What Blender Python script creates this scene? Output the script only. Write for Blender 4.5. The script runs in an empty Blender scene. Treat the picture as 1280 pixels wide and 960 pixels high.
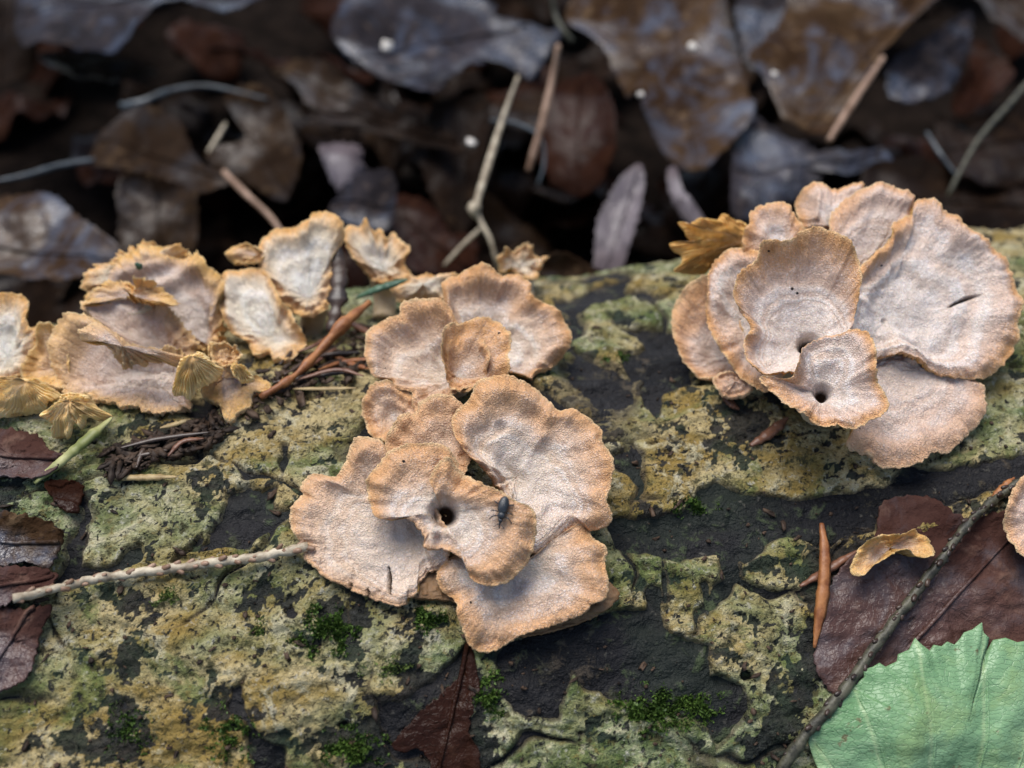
import bpy, math, random
import numpy as np

# ------------------------------------------------------------------ camera, sky, sun, exposure
S = 0.01                                   # the code counts in centimetres, Blender in metres
PITCH, FPX, CAMD = math.radians(45), 1372.0, 14.0
XR = np.array([1.0, 0, 0]); XF = np.array([0, math.cos(PITCH), -math.sin(PITCH)]); XU = np.array([0, math.sin(PITCH), math.cos(PITCH)])
CAM = -CAMD * XF
scene = bpy.context.scene
col = scene.collection
cd = bpy.data.cameras.new('camera'); cam = bpy.data.objects.new('camera', cd); col.objects.link(cam)
cam.location = CAM * S; cam.rotation_euler = (math.pi / 2 - PITCH, 0, 0)
cd.sensor_width = 36.0; cd.lens = 36.0 * FPX / 1280.0
cd.clip_start = 0.005; cd.clip_end = 60.0
cd.dof.use_dof = True; cd.dof.focus_distance = 0.1245; cd.dof.aperture_fstop = cd.lens / 2.3
scene.camera = cam
SUN_EL, SUN_AZ = 70.0, -40.0               # soft light from above, a little behind the log and to one side
w = bpy.data.worlds.new('World'); scene.world = w; w.use_nodes = True
nt = w.node_tree; bg = nt.nodes['Background']
sky = nt.nodes.new('ShaderNodeTexSky'); sky.sky_type = 'NISHITA'; sky.sun_disc = False
sky.sun_elevation = math.radians(SUN_EL); sky.sun_rotation = math.radians(SUN_AZ); sky.air_density = 1.0; sky.dust_density = 2.0; sky.ozone_density = 1.0
nt.links.new(sky.outputs[0], bg.inputs[0]); bg.inputs[1].default_value = 0.06
sd = bpy.data.lights.new('sun', 'SUN'); sd.energy = 1.5; sd.angle = math.radians(42); sd.color = (1.0, 0.97, 0.93)
sun = bpy.data.objects.new('sun', sd); col.objects.link(sun)
sun.rotation_euler = (math.radians(90 - SUN_EL), 0, math.radians(180 - SUN_AZ))
scene.view_settings.view_transform = 'Standard'; scene.view_settings.look = 'None'
scene.view_settings.exposure = 1.45; scene.view_settings.gamma = 1.0

random.seed(7); RNG = np.random.RandomState(7)

# ------------------------------------------------------------------ noise
_perm = np.random.RandomState(3).permutation(4096)
_ga = np.random.RandomState(4).rand(4096) * 2 * np.pi
_gx, _gy = np.cos(_ga), np.sin(_ga)
def pn(x, y):
    x = np.asarray(x, float); y = np.asarray(y, float)
    xi = np.floor(x).astype(int); yi = np.floor(y).astype(int); fx = x - xi; fy = y - yi
    def g(i, j, dx, dy):
        k = _perm[(_perm[(xi + i) & 4095] + yi + j) & 4095]
        return _gx[k] * dx + _gy[k] * dy
    u = fx * fx * fx * (fx * (fx * 6 - 15) + 10); v = fy * fy * fy * (fy * (fy * 6 - 15) + 10)
    a = g(0, 0, fx, fy); b = g(1, 0, fx - 1, fy); c = g(0, 1, fx, fy - 1); d = g(1, 1, fx - 1, fy - 1)
    return 1.5 * ((a * (1 - u) + b * u) * (1 - v) + (c * (1 - u) + d * u) * v)
def fbm(x, y, o=4, g=0.5):
    r = 0; a = 1.0; f = 1.0
    for k in range(o):
        r = r + a * pn(x * f + 17.3 * k, y * f - 9.1 * k); a *= g; f *= 2.03
    return r
def sstep(a, b, x):
    t = np.clip((x - a) / (b - a), 0, 1); return t * t * (3 - 2 * t)

# ------------------------------------------------------------------ pixel rays, the log
def rays(px, py):
    px = np.asarray(px, float); py = np.asarray(py, float)
    return XF + XR * ((px - 640) / FPX)[..., None] + XU * ((480 - py) / FPX)[..., None]
PSI, R = math.radians(9), 6.5
LA = np.array([math.cos(PSI), math.sin(PSI), 0]); LB = np.array([-math.sin(PSI), math.cos(PSI), 0]); LZ = np.array([0, 0, 1.0])
_t0 = math.radians(4.5)
LP = -(R * (math.sin(_t0) * LB + math.cos(_t0) * LZ))
GROUND = -4.3
def cyl_hit(px, py, h=0.0):
    d = rays(px, py); o = CAM - LP
    ob, oz = o @ LB, o[2]; db = d @ LB; dz = d[..., 2]
    A = db * db + dz * dz; B = ob * db + oz * dz; Cc = ob * ob + oz * oz - (R + h) ** 2
    D = np.maximum(B * B - A * Cc, 0)
    return CAM + d * ((-B - np.sqrt(D)) / A)[..., None]
def to_us(p):
    q = p - LP; return q @ LA, R * np.arctan2(q @ LB, q[..., 2])
def from_us(u, s, h):
    th = s / R; rr = R + h
    return LP + u[..., None] * LA + (rr * np.sin(th))[..., None] * LB + (rr * np.cos(th))[..., None] * LZ
def log_normal(p):
    q = p - LP; q = q - (q @ LA)[..., None] * LA
    return q / np.linalg.norm(q, axis=-1, keepdims=True)
def log_dist(p):
    q = p - LP; q = q - (q @ LA)[..., None] * LA
    return np.linalg.norm(q, axis=-1) - R
def core_h(u, s):
    return 0.16 * fbm(u * 0.22 + 3, s * 0.35, 3) + 0.05 * fbm(u * 1.1 + 8, s * 3.4, 4, 0.6) + 0.02 * pn(u * 3.1, s * 9.0)

# dark gaps in the bark, traced where the outer bark has flaked away (picture points, laid onto the log below)
GAPS = [
 [(277,608),(284,611),(312,603),(325,612),(347,603),(342,622),(339,659),(316,669),(312,684),(269,684),(237,687),(216,700),(219,684),(259,675),(269,650),(277,634)],
 [(354,556),(358,556),(355,600),(348,606)],
 [(144,697),(156,678),(173,673),(173,697),(156,702),(141,705),(137,716),(75,725),(75,709),(109,700)],
 [(282,884),(289,861),(312,844),(302,857),(302,887),(315,897),(328,917),(356,933),(354,980),(318,980),(308,903)],
 [(618,814),(665,795),(755,761),(809,757),(807,739),(818,729),(830,731),(836,780),(842,787),(863,797),(888,806),(892,843),(934,856),(938,889),(897,935),(872,897),(822,893),(774,877),(732,862),(717,840),(699,900),(680,900),(642,892),(620,862)],
 [(760,650),(805,639),(851,639),(872,610),(897,593),(934,610),(984,622),(1030,618),(1113,602),(1142,581),(1197,585),(1300,570),(1300,597),(1197,627),(1113,630),(1092,660),(1038,681),(988,668),(963,681),(934,706),(917,685),(863,693),(830,693),(800,690),(770,680)],
 [(828,690),(834,690),(838,762),(832,762)],
 [(771,399),(793,404),(828,397),(850,402),(860,440),(870,475),(828,486),(824,517),(805,498),(800,478),(807,469),(790,466),(776,452),(771,433),(793,430),(807,423),(800,411)],
 [(880,725),(886,724),(892,760),(888,775)],
 [(690,372),(760,352),(800,345),(770,372),(720,385),(695,390)],
]
# black crust growing on the bark, level with it
FILMS = [
 [(312,750),(316,731),(331,716),(347,725),(359,744),(337,759)],
 [(141,750),(156,741),(187,744),(187,769),(175,778),(150,766)],
 [(-20,603),(31,600),(47,616),(19,637),(-20,630)],
 [(138,825),(157,798),(171,812),(177,831),(154,851),(141,841)],
 [(66,926),(108,907),(131,893),(151,871),(184,900),(187,930),(157,956),(98,943),(66,940)],
 [(236,884),(262,857),(269,838),(279,871),(262,887)],
 [(380,930),(436,900),(477,874),(504,832),(504,776),(526,769),(530,791),(519,817),(560,851),(590,840),(635,859),(624,877),(590,896),(620,930),(590,975),(504,975),(417,952)],
 [(385,800),(395,780),(405,755),(420,740),(470,760),(455,785),(440,810),(415,815)],
 [(888,488),(945,500),(975,530),(945,550),(930,575),(905,560),(895,530)],
 [(723,435),(733,435),(742,452),(757,459),(747,478),(757,498),(749,510),(737,486),(723,462)],
 [(682,467),(699,500),(712,520),(700,515),(685,490)],
 [(757,531),(776,536),(778,575),(764,580)],
 [(137,578),(162,556),(175,530),(237,530),(275,530),(244,562),(194,575),(156,590)],
 [(700,830),(720,826),(730,840),(712,850)],
 [(1000,690),(1090,660),(1120,700),(1040,850),(1000,900),(960,960),(930,930),(1000,830)],
 [(300,640),(310,655),(300,668),(290,655)],
]
U0, U1, V0, V1, GS = -9.0, 11.0, -7.6, 6.6, 0.026
gu = np.arange(U0, U1, GS); gv = np.arange(V0, V1, GS)
UU, VV = np.meshgrid(gu, gv, indexing='ij')
def poly_sd(poly, X, Y):                   # signed distance, negative inside
    n = len(poly); dmin = np.full(X.shape, 1e9); inside = np.zeros(X.shape, bool)
    for i in range(n):
        x0, y0 = poly[i]; x1, y1 = poly[(i + 1) % n]
        ex, ey = x1 - x0, y1 - y0; L = ex * ex + ey * ey + 1e-12
        t = np.clip(((X - x0) * ex + (Y - y0) * ey) / L, 0, 1)
        dmin = np.minimum(dmin, (X - x0 - t * ex) ** 2 + (Y - y0 - t * ey) ** 2)
        c = (y0 > Y) != (y1 > Y)
        inside ^= c & (X < (x1 - x0) * (Y - y0) / (y1 - y0 + 1e-12) + x0)
    d = np.sqrt(dmin); return np.where(inside, -d, d)
wob = 0.05 * fbm(UU * 3.0, VV * 3.0, 3)
M = np.full(UU.shape, 1.0)
for g in GAPS:
    g = np.array(g, float); p = cyl_hit(g[:, 0], g[:, 1], 0.08); pu, pv = to_us(p)
    i0, i1 = np.searchsorted(gu, [pu.min() - 1, pu.max() + 1]); j0, j1 = np.searchsorted(gv, [pv.min() - 1, pv.max() + 1])
    sl = (slice(i0, i1), slice(j0, j1))
    M[sl] = np.minimum(M[sl], poly_sd(list(zip(pu, pv)), UU[sl], VV[sl]) + wob[sl])
FILM = np.full(UU.shape, 1.0)
for g in FILMS:
    g = np.array(g, float); p = cyl_hit(g[:, 0], g[:, 1], 0.08); pu, pv = to_us(p)
    i0, i1 = np.searchsorted(gu, [pu.min() - 1, pu.max() + 1]); j0, j1 = np.searchsorted(gv, [pv.min() - 1, pv.max() + 1])
    sl = (slice(i0, i1), slice(j0, j1))
    FILM[sl] = np.minimum(FILM[sl], poly_sd(list(zip(pu, pv)), UU[sl], VV[sl]))
fn = fbm(UU * 3.4 + 3, VV * 3.8 + 7, 5, 0.7)
FILM = np.minimum(FILM + 0.20 * fn, 0.25 - 0.42 * fbm(UU * 2.0 + 40, VV * 2.6 + 11, 6, 0.68))
FILM = 1 - sstep(-0.03, 0.05, FILM)
# small flaked holes and long cracks that follow the grain
hol = 0.62 - fbm(UU * 1.25 + 40, VV * 1.9 + 11, 4, 0.55) * 0.75
M = np.minimum(M, hol * 0.45 + 0.04)
pit = 0.60 - fbm(UU * 3.7 + 5, VV * 4.3 + 2, 3) * 0.6
M = np.minimum(M, pit * 0.3 + 0.03)
rs = np.random.RandomState(12)
sx = rs.uniform(U0, U1, 95); sy = rs.uniform(V0, V1, 95)
wx = UU + 0.35 * fbm(UU * 0.9, VV * 0.9 + 30, 3); wy = VV + 0.3 * fbm(UU * 0.9 + 50, VV * 0.9, 3)
f1 = np.full(UU.shape, 1e9); f2 = f1.copy()
for a_, b_ in zip(sx, sy):
    d_ = np.hypot((wx - a_) * 0.75, wy - b_); f2 = np.minimum(f2, np.maximum(f1, d_)); f1 = np.minimum(f1, d_)
crack = (f2 - f1) * 0.5 - 0.010 - 0.07 * fbm(UU * 0.7 + 9, VV * 0.7 - 4, 2)
M = np.minimum(M, crack)
CORE = core_h(UU, VV)
lift = 0.035 * np.exp(-np.maximum(M, 0) / 0.16) * sstep(0.05, 0.5, fbm(UU * 0.8 + 70, VV * 0.8, 2))
rough = 0.026 * fbm(UU * 5, VV * 5, 4, 0.7) + 0.012 * np.abs(fbm(UU * 14, VV * 14, 2))
thick = 0.072 + 0.025 * fbm(UU * 0.6, VV * 0.6 + 3, 2)
PLATE = CORE + np.where(M > -0.06, -0.05 + (thick + lift + 0.05) * sstep(-0.035, 0.03, M), -0.06) + rough * sstep(0, 0.06, M) - 0.02 * FILM * sstep(0, 0.06, M)
TOP = np.maximum(CORE, PLATE)
def top_at(u, s):
    i = np.clip(((u - U0) / GS), 0, len(gu) - 2); j = np.clip(((s - V0) / GS), 0, len(gv) - 2)
    a = i.astype(int); b = j.astype(int)
    return np.maximum(np.maximum(TOP[a, b], TOP[a + 1, b]), np.maximum(TOP[a, b + 1], TOP[a + 1, b + 1]))
def surf(px, py, h=0.0):                   # point on the bark under a picture point, h cm above it
    px = np.asarray(px, float); py = np.asarray(py, float); hh = np.zeros(px.shape)
    for _ in range(5):
        p = cyl_hit(px, py, hh + h); u, s = to_us(p); hh = top_at(u, s)
    return cyl_hit(px, py, hh + h)
def at_depth(px, py, depth): return CAM + rays(px, py) * np.asarray(depth, float)[..., None]
def on_ground(px, py, hz):
    d = rays(px, py); return CAM + d * ((GROUND + hz - CAM[2]) / d[..., 2])[..., None]
def ncam(v):
    n = v[0] * XR + v[1] * XU - v[2] * XF; return n / np.linalg.norm(n)
def onto_plane(px, py, p0, n):
    d = rays(px, py); return CAM + d * (((p0 - CAM) @ n) / (d @ n))[..., None]

# ------------------------------------------------------------------ materials
class NT:
    def __init__(s, name):
        s.m = bpy.data.materials.new(name); s.m.use_nodes = True; s.t = s.m.node_tree
        s.b = s.t.nodes['Principled BSDF']
    def put(s, sock, v):
        if hasattr(v, 'is_output'): s.t.links.new(v, sock)
        elif v is not None:
            if isinstance(v, tuple) and len(v) == 3 and sock.type == 'RGBA': v = v + (1,)
            sock.default_value = v
    def node(s, typ, _out=0, _set=None, **inp):
        n = s.t.nodes.new(typ)
        for k, v in (_set or {}).items(): setattr(n, k, v)
        for k, v in inp.items():
            k = k.replace('_', ' ')
            s.put(n.inputs[k], v)
        return n.outputs[_out]
    def obj(s): return s.node('ShaderNodeTexCoord', 'Object')
    def attr(s, name): return s.node('ShaderNodeAttribute', 'Fac', {'attribute_name': name})
    def math(s, op, a, b=0.0, c=0.0, clamp=False):
        n = s.t.nodes.new('ShaderNodeMath'); n.operation = op; n.use_clamp = clamp
        for i, v in enumerate((a, b, c)): s.put(n.inputs[i], v)
        return n.outputs[0]
    def noise(s, vec, scale, detail=3, rough=0.55, dist=0.0, out='Fac'):
        return s.node('ShaderNodeTexNoise', out, None, Vector=vec, Scale=scale, Detail=detail, Roughness=rough, Distortion=dist)
    def vor(s, vec, scale, feat='F1', out='Distance', rnd=1.0):
        return s.node('ShaderNodeTexVoronoi', out, {'feature': feat}, Vector=vec, Scale=scale, Randomness=rnd)
    def ramp(s, fac, a, b, lo=0.0, hi=1.0):
        n = s.t.nodes.new('ShaderNodeMapRange'); n.interpolation_type = 'SMOOTHSTEP'
        for k, v in zip(('Value', 'From Min', 'From Max', 'To Min', 'To Max'), (fac, a, b, lo, hi)): s.put(n.inputs[k], v)
        return n.outputs[0]
    def mix(s, f, a, b, mode='MIX'):
        n = s.t.nodes.new('ShaderNodeMix'); n.data_type = 'RGBA'; n.blend_type = mode
        s.put(n.inputs[0], f); s.put(n.inputs[6], a); s.put(n.inputs[7], b); return n.outputs[2]
    def bump(s, h, dist, strength=1.0, normal=None):
        return s.node('ShaderNodeBump', 0, None, Height=h, Distance=dist, Strength=strength, Normal=normal)
    def done(s, **k):
        for a, v in k.items(): s.put(s.b.inputs[a.replace('_', ' ')], v)
        return s.m

def cap_mat(name, pale, mid, ochre, rimw, white=0.85):
    t = NT(name); o = t.obj(); rad = t.attr('rad'); rim = t.attr('rim'); crk_pit_shade = t.attr('crk_pit_shade'); ang = t.attr('ang')
    n_lo = t.noise(o, 95, 3); n_mid = t.noise(o, 380, 4, 0.6); n_hi = t.noise(o, 2400, 3, 0.65); n_rim = t.noise(o, 60, 2, 0.5)
    fib = t.noise(t.node('ShaderNodeCombineXYZ', 0, None, X=t.math('MULTIPLY', ang, 9.0), Y=t.math('MULTIPLY', rim, 1.6), Z=0.5), 1.0, 3, 0.6)
    # the warm margin is broad in places and narrow in others, and fades softly inwards
    wid = t.ramp(n_rim, 0.30, 0.70, rimw * 0.5, rimw * 1.7)
    rel = t.math('ADD', t.math('DIVIDE', rim, wid), t.math('MULTIPLY', t.math('SUBTRACT', n_mid, 0.5), 0.8))
    rf = t.ramp(rel, 1.7, 0.0)
    # growth zones run parallel to the margin
    sinv = t.math('SINE', t.math('ADD', t.math('MULTIPLY', t.math('POWER', t.math('MAXIMUM', rim, 0.0), 0.8), 19.0), t.math('ADD', t.math('MULTIPLY', n_lo, 7.0), t.math('MULTIPLY', n_mid, 2.6))))
    zone = t.math('MAXIMUM', t.ramp(rim, 0.75, 1.3), t.ramp(t.math('ADD', sinv, t.math('MULTIPLY', t.math('SUBTRACT', n_rim, 0.5), 3.0)), -0.8, 0.9))
    base = t.mix(t.ramp(rel, 1.0, 4.0), mid, pale)
    base = t.mix(t.math('MULTIPLY', t.math('SUBTRACT', 1.0, zone), t.ramp(rad, 0.15, 0.55, 0.0, 0.50)), base, mid)
    base = t.mix(t.ramp(n_lo, 0.52, 0.70, 0, 0.55), base, mid)
    och = t.mix(t.ramp(n_mid, 0.3, 0.75), ochre, tuple(min(1, c * 1.3 + 0.03) for c in ochre))
    base = t.mix(rf, base, och)
    base = t.mix(t.ramp(fib, 0.56, 0.40, 0, 0.22), base, tuple(c * 0.6 for c in mid))
    cells = t.vor(o, 2700, 'DISTANCE_TO_EDGE'); grains = t.vor(o, 5200, 'F1')
    gran = t.math('MULTIPLY', t.ramp(cells, 0.01, 0.14), t.ramp(grains, 0.85, 0.25))
    cover = t.math('ADD', t.math('MULTIPLY', n_mid, 0.55), t.math('ADD', t.math('MULTIPLY', n_lo, 0.25), t.math('MULTIPLY', n_hi, 0.20)))
    scm = t.math('MULTIPLY', t.ramp(cover, 0.38, 0.60, 0.20, 1.0), t.math('MULTIPLY', t.ramp(rel, 0.1, 2.2, 0.28, 1.0), t.ramp(zone, 0, 1, 0.45, 1.0)))
    sc = t.math('MULTIPLY', t.math('ADD', t.math('MULTIPLY', gran, t.ramp(rel, 0.3, 2.5, 0.95, 0.58)), t.ramp(rel, 0.3, 2.5, 0.05, 0.36)), scm)
    c = t.mix(t.math('MULTIPLY', sc, white), base, (0.90, 0.86, 0.845))
    fis = t.math('MULTIPLY', t.ramp(cells, 0.05, 0.0), t.ramp(n_lo, 0.42, 0.62))
    c = t.mix(t.math('MULTIPLY', fis, 0.42), c, (0.30, 0.18, 0.12))
    hyg = t.ramp(n_hi, 0.35, 0.65, 0.92, 1.05)
    c = t.mix(1.0, c, t.node('ShaderNodeCombineXYZ', 0, None, X=hyg, Y=hyg, Z=hyg), 'MULTIPLY')
    rnd = t.node('ShaderNodeObjectInfo', 'Random'); c = t.mix(t.ramp(rnd, 0.25, 1.0, 0.0, 0.38), c, mid)
    stain = t.ramp(t.noise(o, 170, 4, 0.65, 0.6), 0.62, 0.72, 0, 0.35); c = t.mix(stain, c, tuple(x * 0.62 for x in mid))
    lip = t.math('MULTIPLY', t.ramp(rim, 0.03, 0.0), t.ramp(n_mid, 0.3, 0.6))
    c = t.mix(t.math('MULTIPLY', lip, 0.5), c, (0.74, 0.56, 0.32))
    spk = t.vor(o, 300, 'F1', 'Distance'); spc = t.vor(o, 300, 'F1', 'Color')
    spf = t.math('MULTIPLY', t.math('LESS_THAN', spk, 0.055), t.math('GREATER_THAN', t.node('ShaderNodeSeparateColor', 0, None, Color=spc), 0.55))
    c = t.mix(spf, c, (0.012, 0.010, 0.010))
    c = t.mix(crk_pit_shade, c, (0.035, 0.016, 0.008))
    hgt = t.math('ADD', t.math('MULTIPLY', gran, 0.6), t.math('ADD', t.math('MULTIPLY', n_mid, 1.2), t.math('ADD', t.math('MULTIPLY', n_hi, 0.7), t.math('ADD', t.math('MULTIPLY', zone, 0.5), t.math('MULTIPLY', fib, 0.7)))))
    return t.done(Base_Color=c, Roughness=0.74, Specular_IOR_Level=0.22, Subsurface_Weight=0.12, Subsurface_Radius=(0.0014, 0.0008, 0.0004), Subsurface_Scale=1.0, Normal=t.bump(hgt, 0.0002))
def gill_mat(name, a, b):
    t = NT(name); o = t.obj(); n = t.noise(o, 350, 4)
    c = t.mix(t.ramp(n, 0.3, 0.7), a, b); c = t.mix(t.ramp(t.noise(o, 160, 4, 0.6), 0.5, 0.68, 0, 0.6), c, tuple(x * 0.55 for x in a))
    return t.done(Base_Color=c, Roughness=0.6, Specular_IOR_Level=0.3, Subsurface_Weight=0.15, Subsurface_Radius=(0.002, 0.001, 0.0004), Subsurface_Scale=1.0, Normal=t.bump(t.noise(o, 1800, 3), 0.0001))
MAT = {}
MAT['cap_mid'] = cap_mat('cap_mid', (0.80, 0.68, 0.55), (0.66, 0.44, 0.29), (0.59, 0.29, 0.10), 0.18, 0.88)
MAT['cap_right'] = cap_mat('cap_right', (0.79, 0.66, 0.56), (0.67, 0.46, 0.34), (0.61, 0.305, 0.115), 0.115, 0.86)
MAT['cap_left'] = cap_mat('cap_left', (0.74, 0.62, 0.52), (0.62, 0.44, 0.33), (0.66, 0.37, 0.10), 0.26, 0.62)
MAT['cap_white'] = cap_mat('cap_white', (0.84, 0.79, 0.66), (0.76, 0.62, 0.44), (0.64, 0.33, 0.09), 0.17, 0.86)
MAT['gill'] = gill_mat('gill', (0.52, 0.27, 0.07), (0.62, 0.38, 0.13))
MAT['gill_pale'] = gill_mat('gill_pale', (0.68, 0.44, 0.16), (0.80, 0.59, 0.30))
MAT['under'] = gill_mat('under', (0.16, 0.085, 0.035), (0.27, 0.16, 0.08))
MAT['stem'] = gill_mat('stem', (0.50, 0.36, 0.20), (0.62, 0.50, 0.34))

def bark_mat():
    t = NT('lichen_bark'); o = t.obj(); mp = t.node('ShaderNodeMapping', 0, None, Vector=o, Scale=(0.75, 1.15, 1.0))
    n1 = t.noise(mp, 30, 4, 0.6); n2 = t.noise(mp, 150, 5, 0.65, 0.4); n3 = t.noise(o, 480, 5, 0.7); n4 = t.noise(o, 1900, 4, 0.7); n5 = t.noise(mp, 75, 5, 0.65, 0.8); n6 = t.noise(o, 240, 5, 0.7, 0.5)
    c = t.mix(t.ramp(n2, 0.40, 0.58), (0.30, 0.205, 0.055), (0.50, 0.40, 0.20))
    grn = t.mix(t.ramp(n6, 0.38, 0.60), (0.085, 0.125, 0.035), (0.31, 0.34, 0.18))
    c = t.mix(t.ramp(n1, 0.46, 0.60), c, grn)
    c = t.mix(t.ramp(n5, 0.54, 0.64, 0, 0.85), c, t.mix(t.ramp(n3, 0.4, 0.6), (0.075, 0.115, 0.025), (0.19, 0.22, 0.075)))
    c = t.mix(t.ramp(n6, 0.53, 0.64, 0, 0.8), c, (0.54, 0.49, 0.32)); n7 = t.noise(o, 900, 4, 0.7); c = t.mix(t.ramp(n7, 0.57, 0.68, 0, 0.6), c, (0.52, 0.50, 0.42)); c = t.mix(t.ramp(n7, 0.44, 0.34, 0, 0.6), c, (0.20, 0.14, 0.035))
    c = t.mix(t.ramp(n3, 0.45, 0.34, 0, 0.95), c, (0.060, 0.055, 0.022))
    c = t.mix(t.ramp(n4, 0.44, 0.31, 0, 0.9), c, (0.035, 0.034, 0.02))
    pits = t.ramp(t.noise(o, 1150, 3, 0.6, 0.5), 0.41, 0.32)
    c = t.mix(t.math('MULTIPLY', pits, 0.9), c, (0.02, 0.02, 0.022))
    edge = t.attr('edge'); film = t.attr('film')
    fm = t.ramp(t.math('ADD', film, t.math('ADD', t.math('MULTIPLY', t.math('SUBTRACT', n3, 0.5), 2.2), t.math('MULTIPLY', t.math('SUBTRACT', n7, 0.5), 1.2))), 0.33, 0.72)
    dark = t.mix(t.ramp(n5, 0.45, 0.6), t.mix(t.ramp(n4, 0.35, 0.7), (0.005, 0.006, 0.008), (0.026, 0.027, 0.030)), (0.018, 0.032, 0.020))
    c = t.mix(t.math('MULTIPLY', fm, 0.94), c, dark)
    c = t.mix(t.math('MULTIPLY', t.ramp(edge, 0.55, 1.0), t.ramp(n3, 0.3, 0.6, 0.3, 0.9)), c, (0.06, 0.048, 0.034))
    h = t.math('ADD', t.math('MULTIPLY', n3, 2.4), t.math('ADD', t.math('MULTIPLY', n6, 2.0), t.math('SUBTRACT', t.math('MULTIPLY', n4, 1.0), pits)))
    return t.done(Base_Color=c, Roughness=t.math('SUBTRACT', t.ramp(n2, 0.3, 0.7, 0.6, 0.85), t.math('MULTIPLY', fm, 0.05)), Specular_IOR_Level=0.25, Normal=t.bump(h, 0.0007))
def core_mat():
    t = NT('dark_inner_bark'); o = t.obj(); mp = t.node('ShaderNodeMapping', 0, None, Vector=o, Scale=(0.35, 1.2, 1.2))
    n1 = t.noise(mp, 120, 5, 0.65); n2 = t.noise(o, 900, 4, 0.7); n3 = t.noise(o, 45, 3)
    c = t.mix(t.ramp(n1, 0.3, 0.7), (0.004, 0.004, 0.005), (0.018, 0.017, 0.018))
    c = t.mix(t.ramp(n3, 0.55, 0.68, 0, 0.5), c, (0.012, 0.020, 0.012))
    n4 = t.noise(o, 330, 5, 0.7, 0.4); c = t.mix(t.ramp(n4, 0.54, 0.64, 0, 0.85), c, t.mix(t.ramp(n3, 0.42, 0.58), (0.060, 0.046, 0.032), (0.050, 0.066, 0.030))); c = t.mix(t.ramp(n2, 0.60, 0.70, 0, 0.7), c, (0.09, 0.085, 0.07))
    h = t.math('ADD', t.math('MULTIPLY', n1, 2.0), t.math('ADD', t.math('MULTIPLY', n2, 1.2), t.math('MULTIPLY', n4, 2.5)))
    return t.done(Base_Color=c, Roughness=t.ramp(n2, 0.3, 0.7, 0.5, 0.8), Specular_IOR_Level=0.22, Normal=t.bump(h, 0.0005))
def leaf_mat(name, a, b, spot, rough=0.34, fine=1.0, sheen_tint=None, shine=0.5):
    t = NT(name); o = t.obj(); n1 = t.noise(o, 45 * fine, 5, 0.6, 0.6); n2 = t.noise(o, 300 * fine, 4, 0.65); rim = t.attr('rim')
    a, b, spot = [tuple(0.68 * x for x in q) for q in (a, b, spot)]
    c = t.mix(t.ramp(n1, 0.34, 0.66), a, b)
    c = t.mix(t.ramp(n2, 0.54, 0.72, 0, 0.7), c, spot)
    c = t.mix(t.ramp(n2, 0.42, 0.26, 0, 0.7), c, tuple(x * 0.35 for x in a))
    if sheen_tint: c = t.mix(t.math('MULTIPLY', t.ramp(t.noise(o, 75, 6, 0.72, 0.8), 0.46, 0.66), 0.72), c, sheen_tint)  # grey to blue-grey patches: sky sheen on the leaf painted into its colour
    v = t.vor(o, 1500 * fine, 'DISTANCE_TO_EDGE')
    h = t.math('ADD', t.math('MULTIPLY', t.ramp(v, 0.0, 0.1), -0.05), t.math('MULTIPLY', n2, 1.3))
    wet = t.ramp(t.noise(o, 38 * fine, 4, 0.6, 0.3), 0.47, 0.60)
    return t.done(Base_Color=c, Roughness=t.mix(wet, (0.72,) * 3, (rough - 0.03,) * 3), Specular_IOR_Level=t.ramp(wet, 0, 1, 0.04, shine), Normal=t.bump(h, 0.0005))
MAT['bark'] = bark_mat(); MAT['core'] = core_mat()
MAT['leaf_brown'] = leaf_mat('leaf_brown', (0.020, 0.010, 0.005), (0.052, 0.030, 0.016), (0.11, 0.068, 0.036), 0.34, 1.0, (0.030, 0.028, 0.030), 0.3)
MAT['leaf_dark'] = leaf_mat('leaf_dark', (0.008, 0.0045, 0.003), (0.022, 0.011, 0.006), (0.040, 0.022, 0.011), 0.42, 1.0, None, 0.12)
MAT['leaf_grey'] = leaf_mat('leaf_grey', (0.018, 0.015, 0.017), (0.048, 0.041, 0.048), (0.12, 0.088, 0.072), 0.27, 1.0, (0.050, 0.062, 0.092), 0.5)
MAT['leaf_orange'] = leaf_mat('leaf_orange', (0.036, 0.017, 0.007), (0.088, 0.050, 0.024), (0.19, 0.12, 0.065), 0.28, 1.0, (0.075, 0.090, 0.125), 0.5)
MAT['leaf_red'] = leaf_mat('leaf_red', (0.016, 0.0045, 0.002), (0.038, 0.012, 0.005), (0.06, 0.024, 0.011), 0.38, 1.0, None, 0.15)
MAT['leaf_purple'] = leaf_mat('leaf_purple', (0.060, 0.026, 0.020), (0.125, 0.062, 0.048), (0.20, 0.115, 0.085), 0.42, 1.0, (0.085, 0.070, 0.075), 0.35)
MAT['leaf_pale'] = leaf_mat('leaf_pale', (0.11, 0.085, 0.09), (0.21, 0.175, 0.19), (0.28, 0.23, 0.22), 0.32)
def plain(name, a, b, scale=600, rough=0.5, bump=0.0002, spec=0.4):
    t = NT(name); o = t.obj(); n = t.noise(o, scale, 4, 0.65)
    return t.done(Base_Color=t.mix(t.ramp(n, 0.3, 0.7), a, b), Roughness=rough, Specular_IOR_Level=spec, Normal=t.bump(n, bump))
MAT['twig_pale'] = plain('twig_pale', (0.22, 0.17, 0.11), (0.50, 0.43, 0.31), 500)
MAT['twig_dark'] = plain('twig_dark', (0.015, 0.014, 0.009), (0.085, 0.080, 0.050), 700)
MAT['twig_red'] = plain('twig_red', (0.14, 0.075, 0.04), (0.34, 0.22, 0.15), 300)
MAT['needle_orange'] = plain('needle_orange', (0.15, 0.045, 0.012), (0.36, 0.15, 0.05), 420, 0.5)
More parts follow.
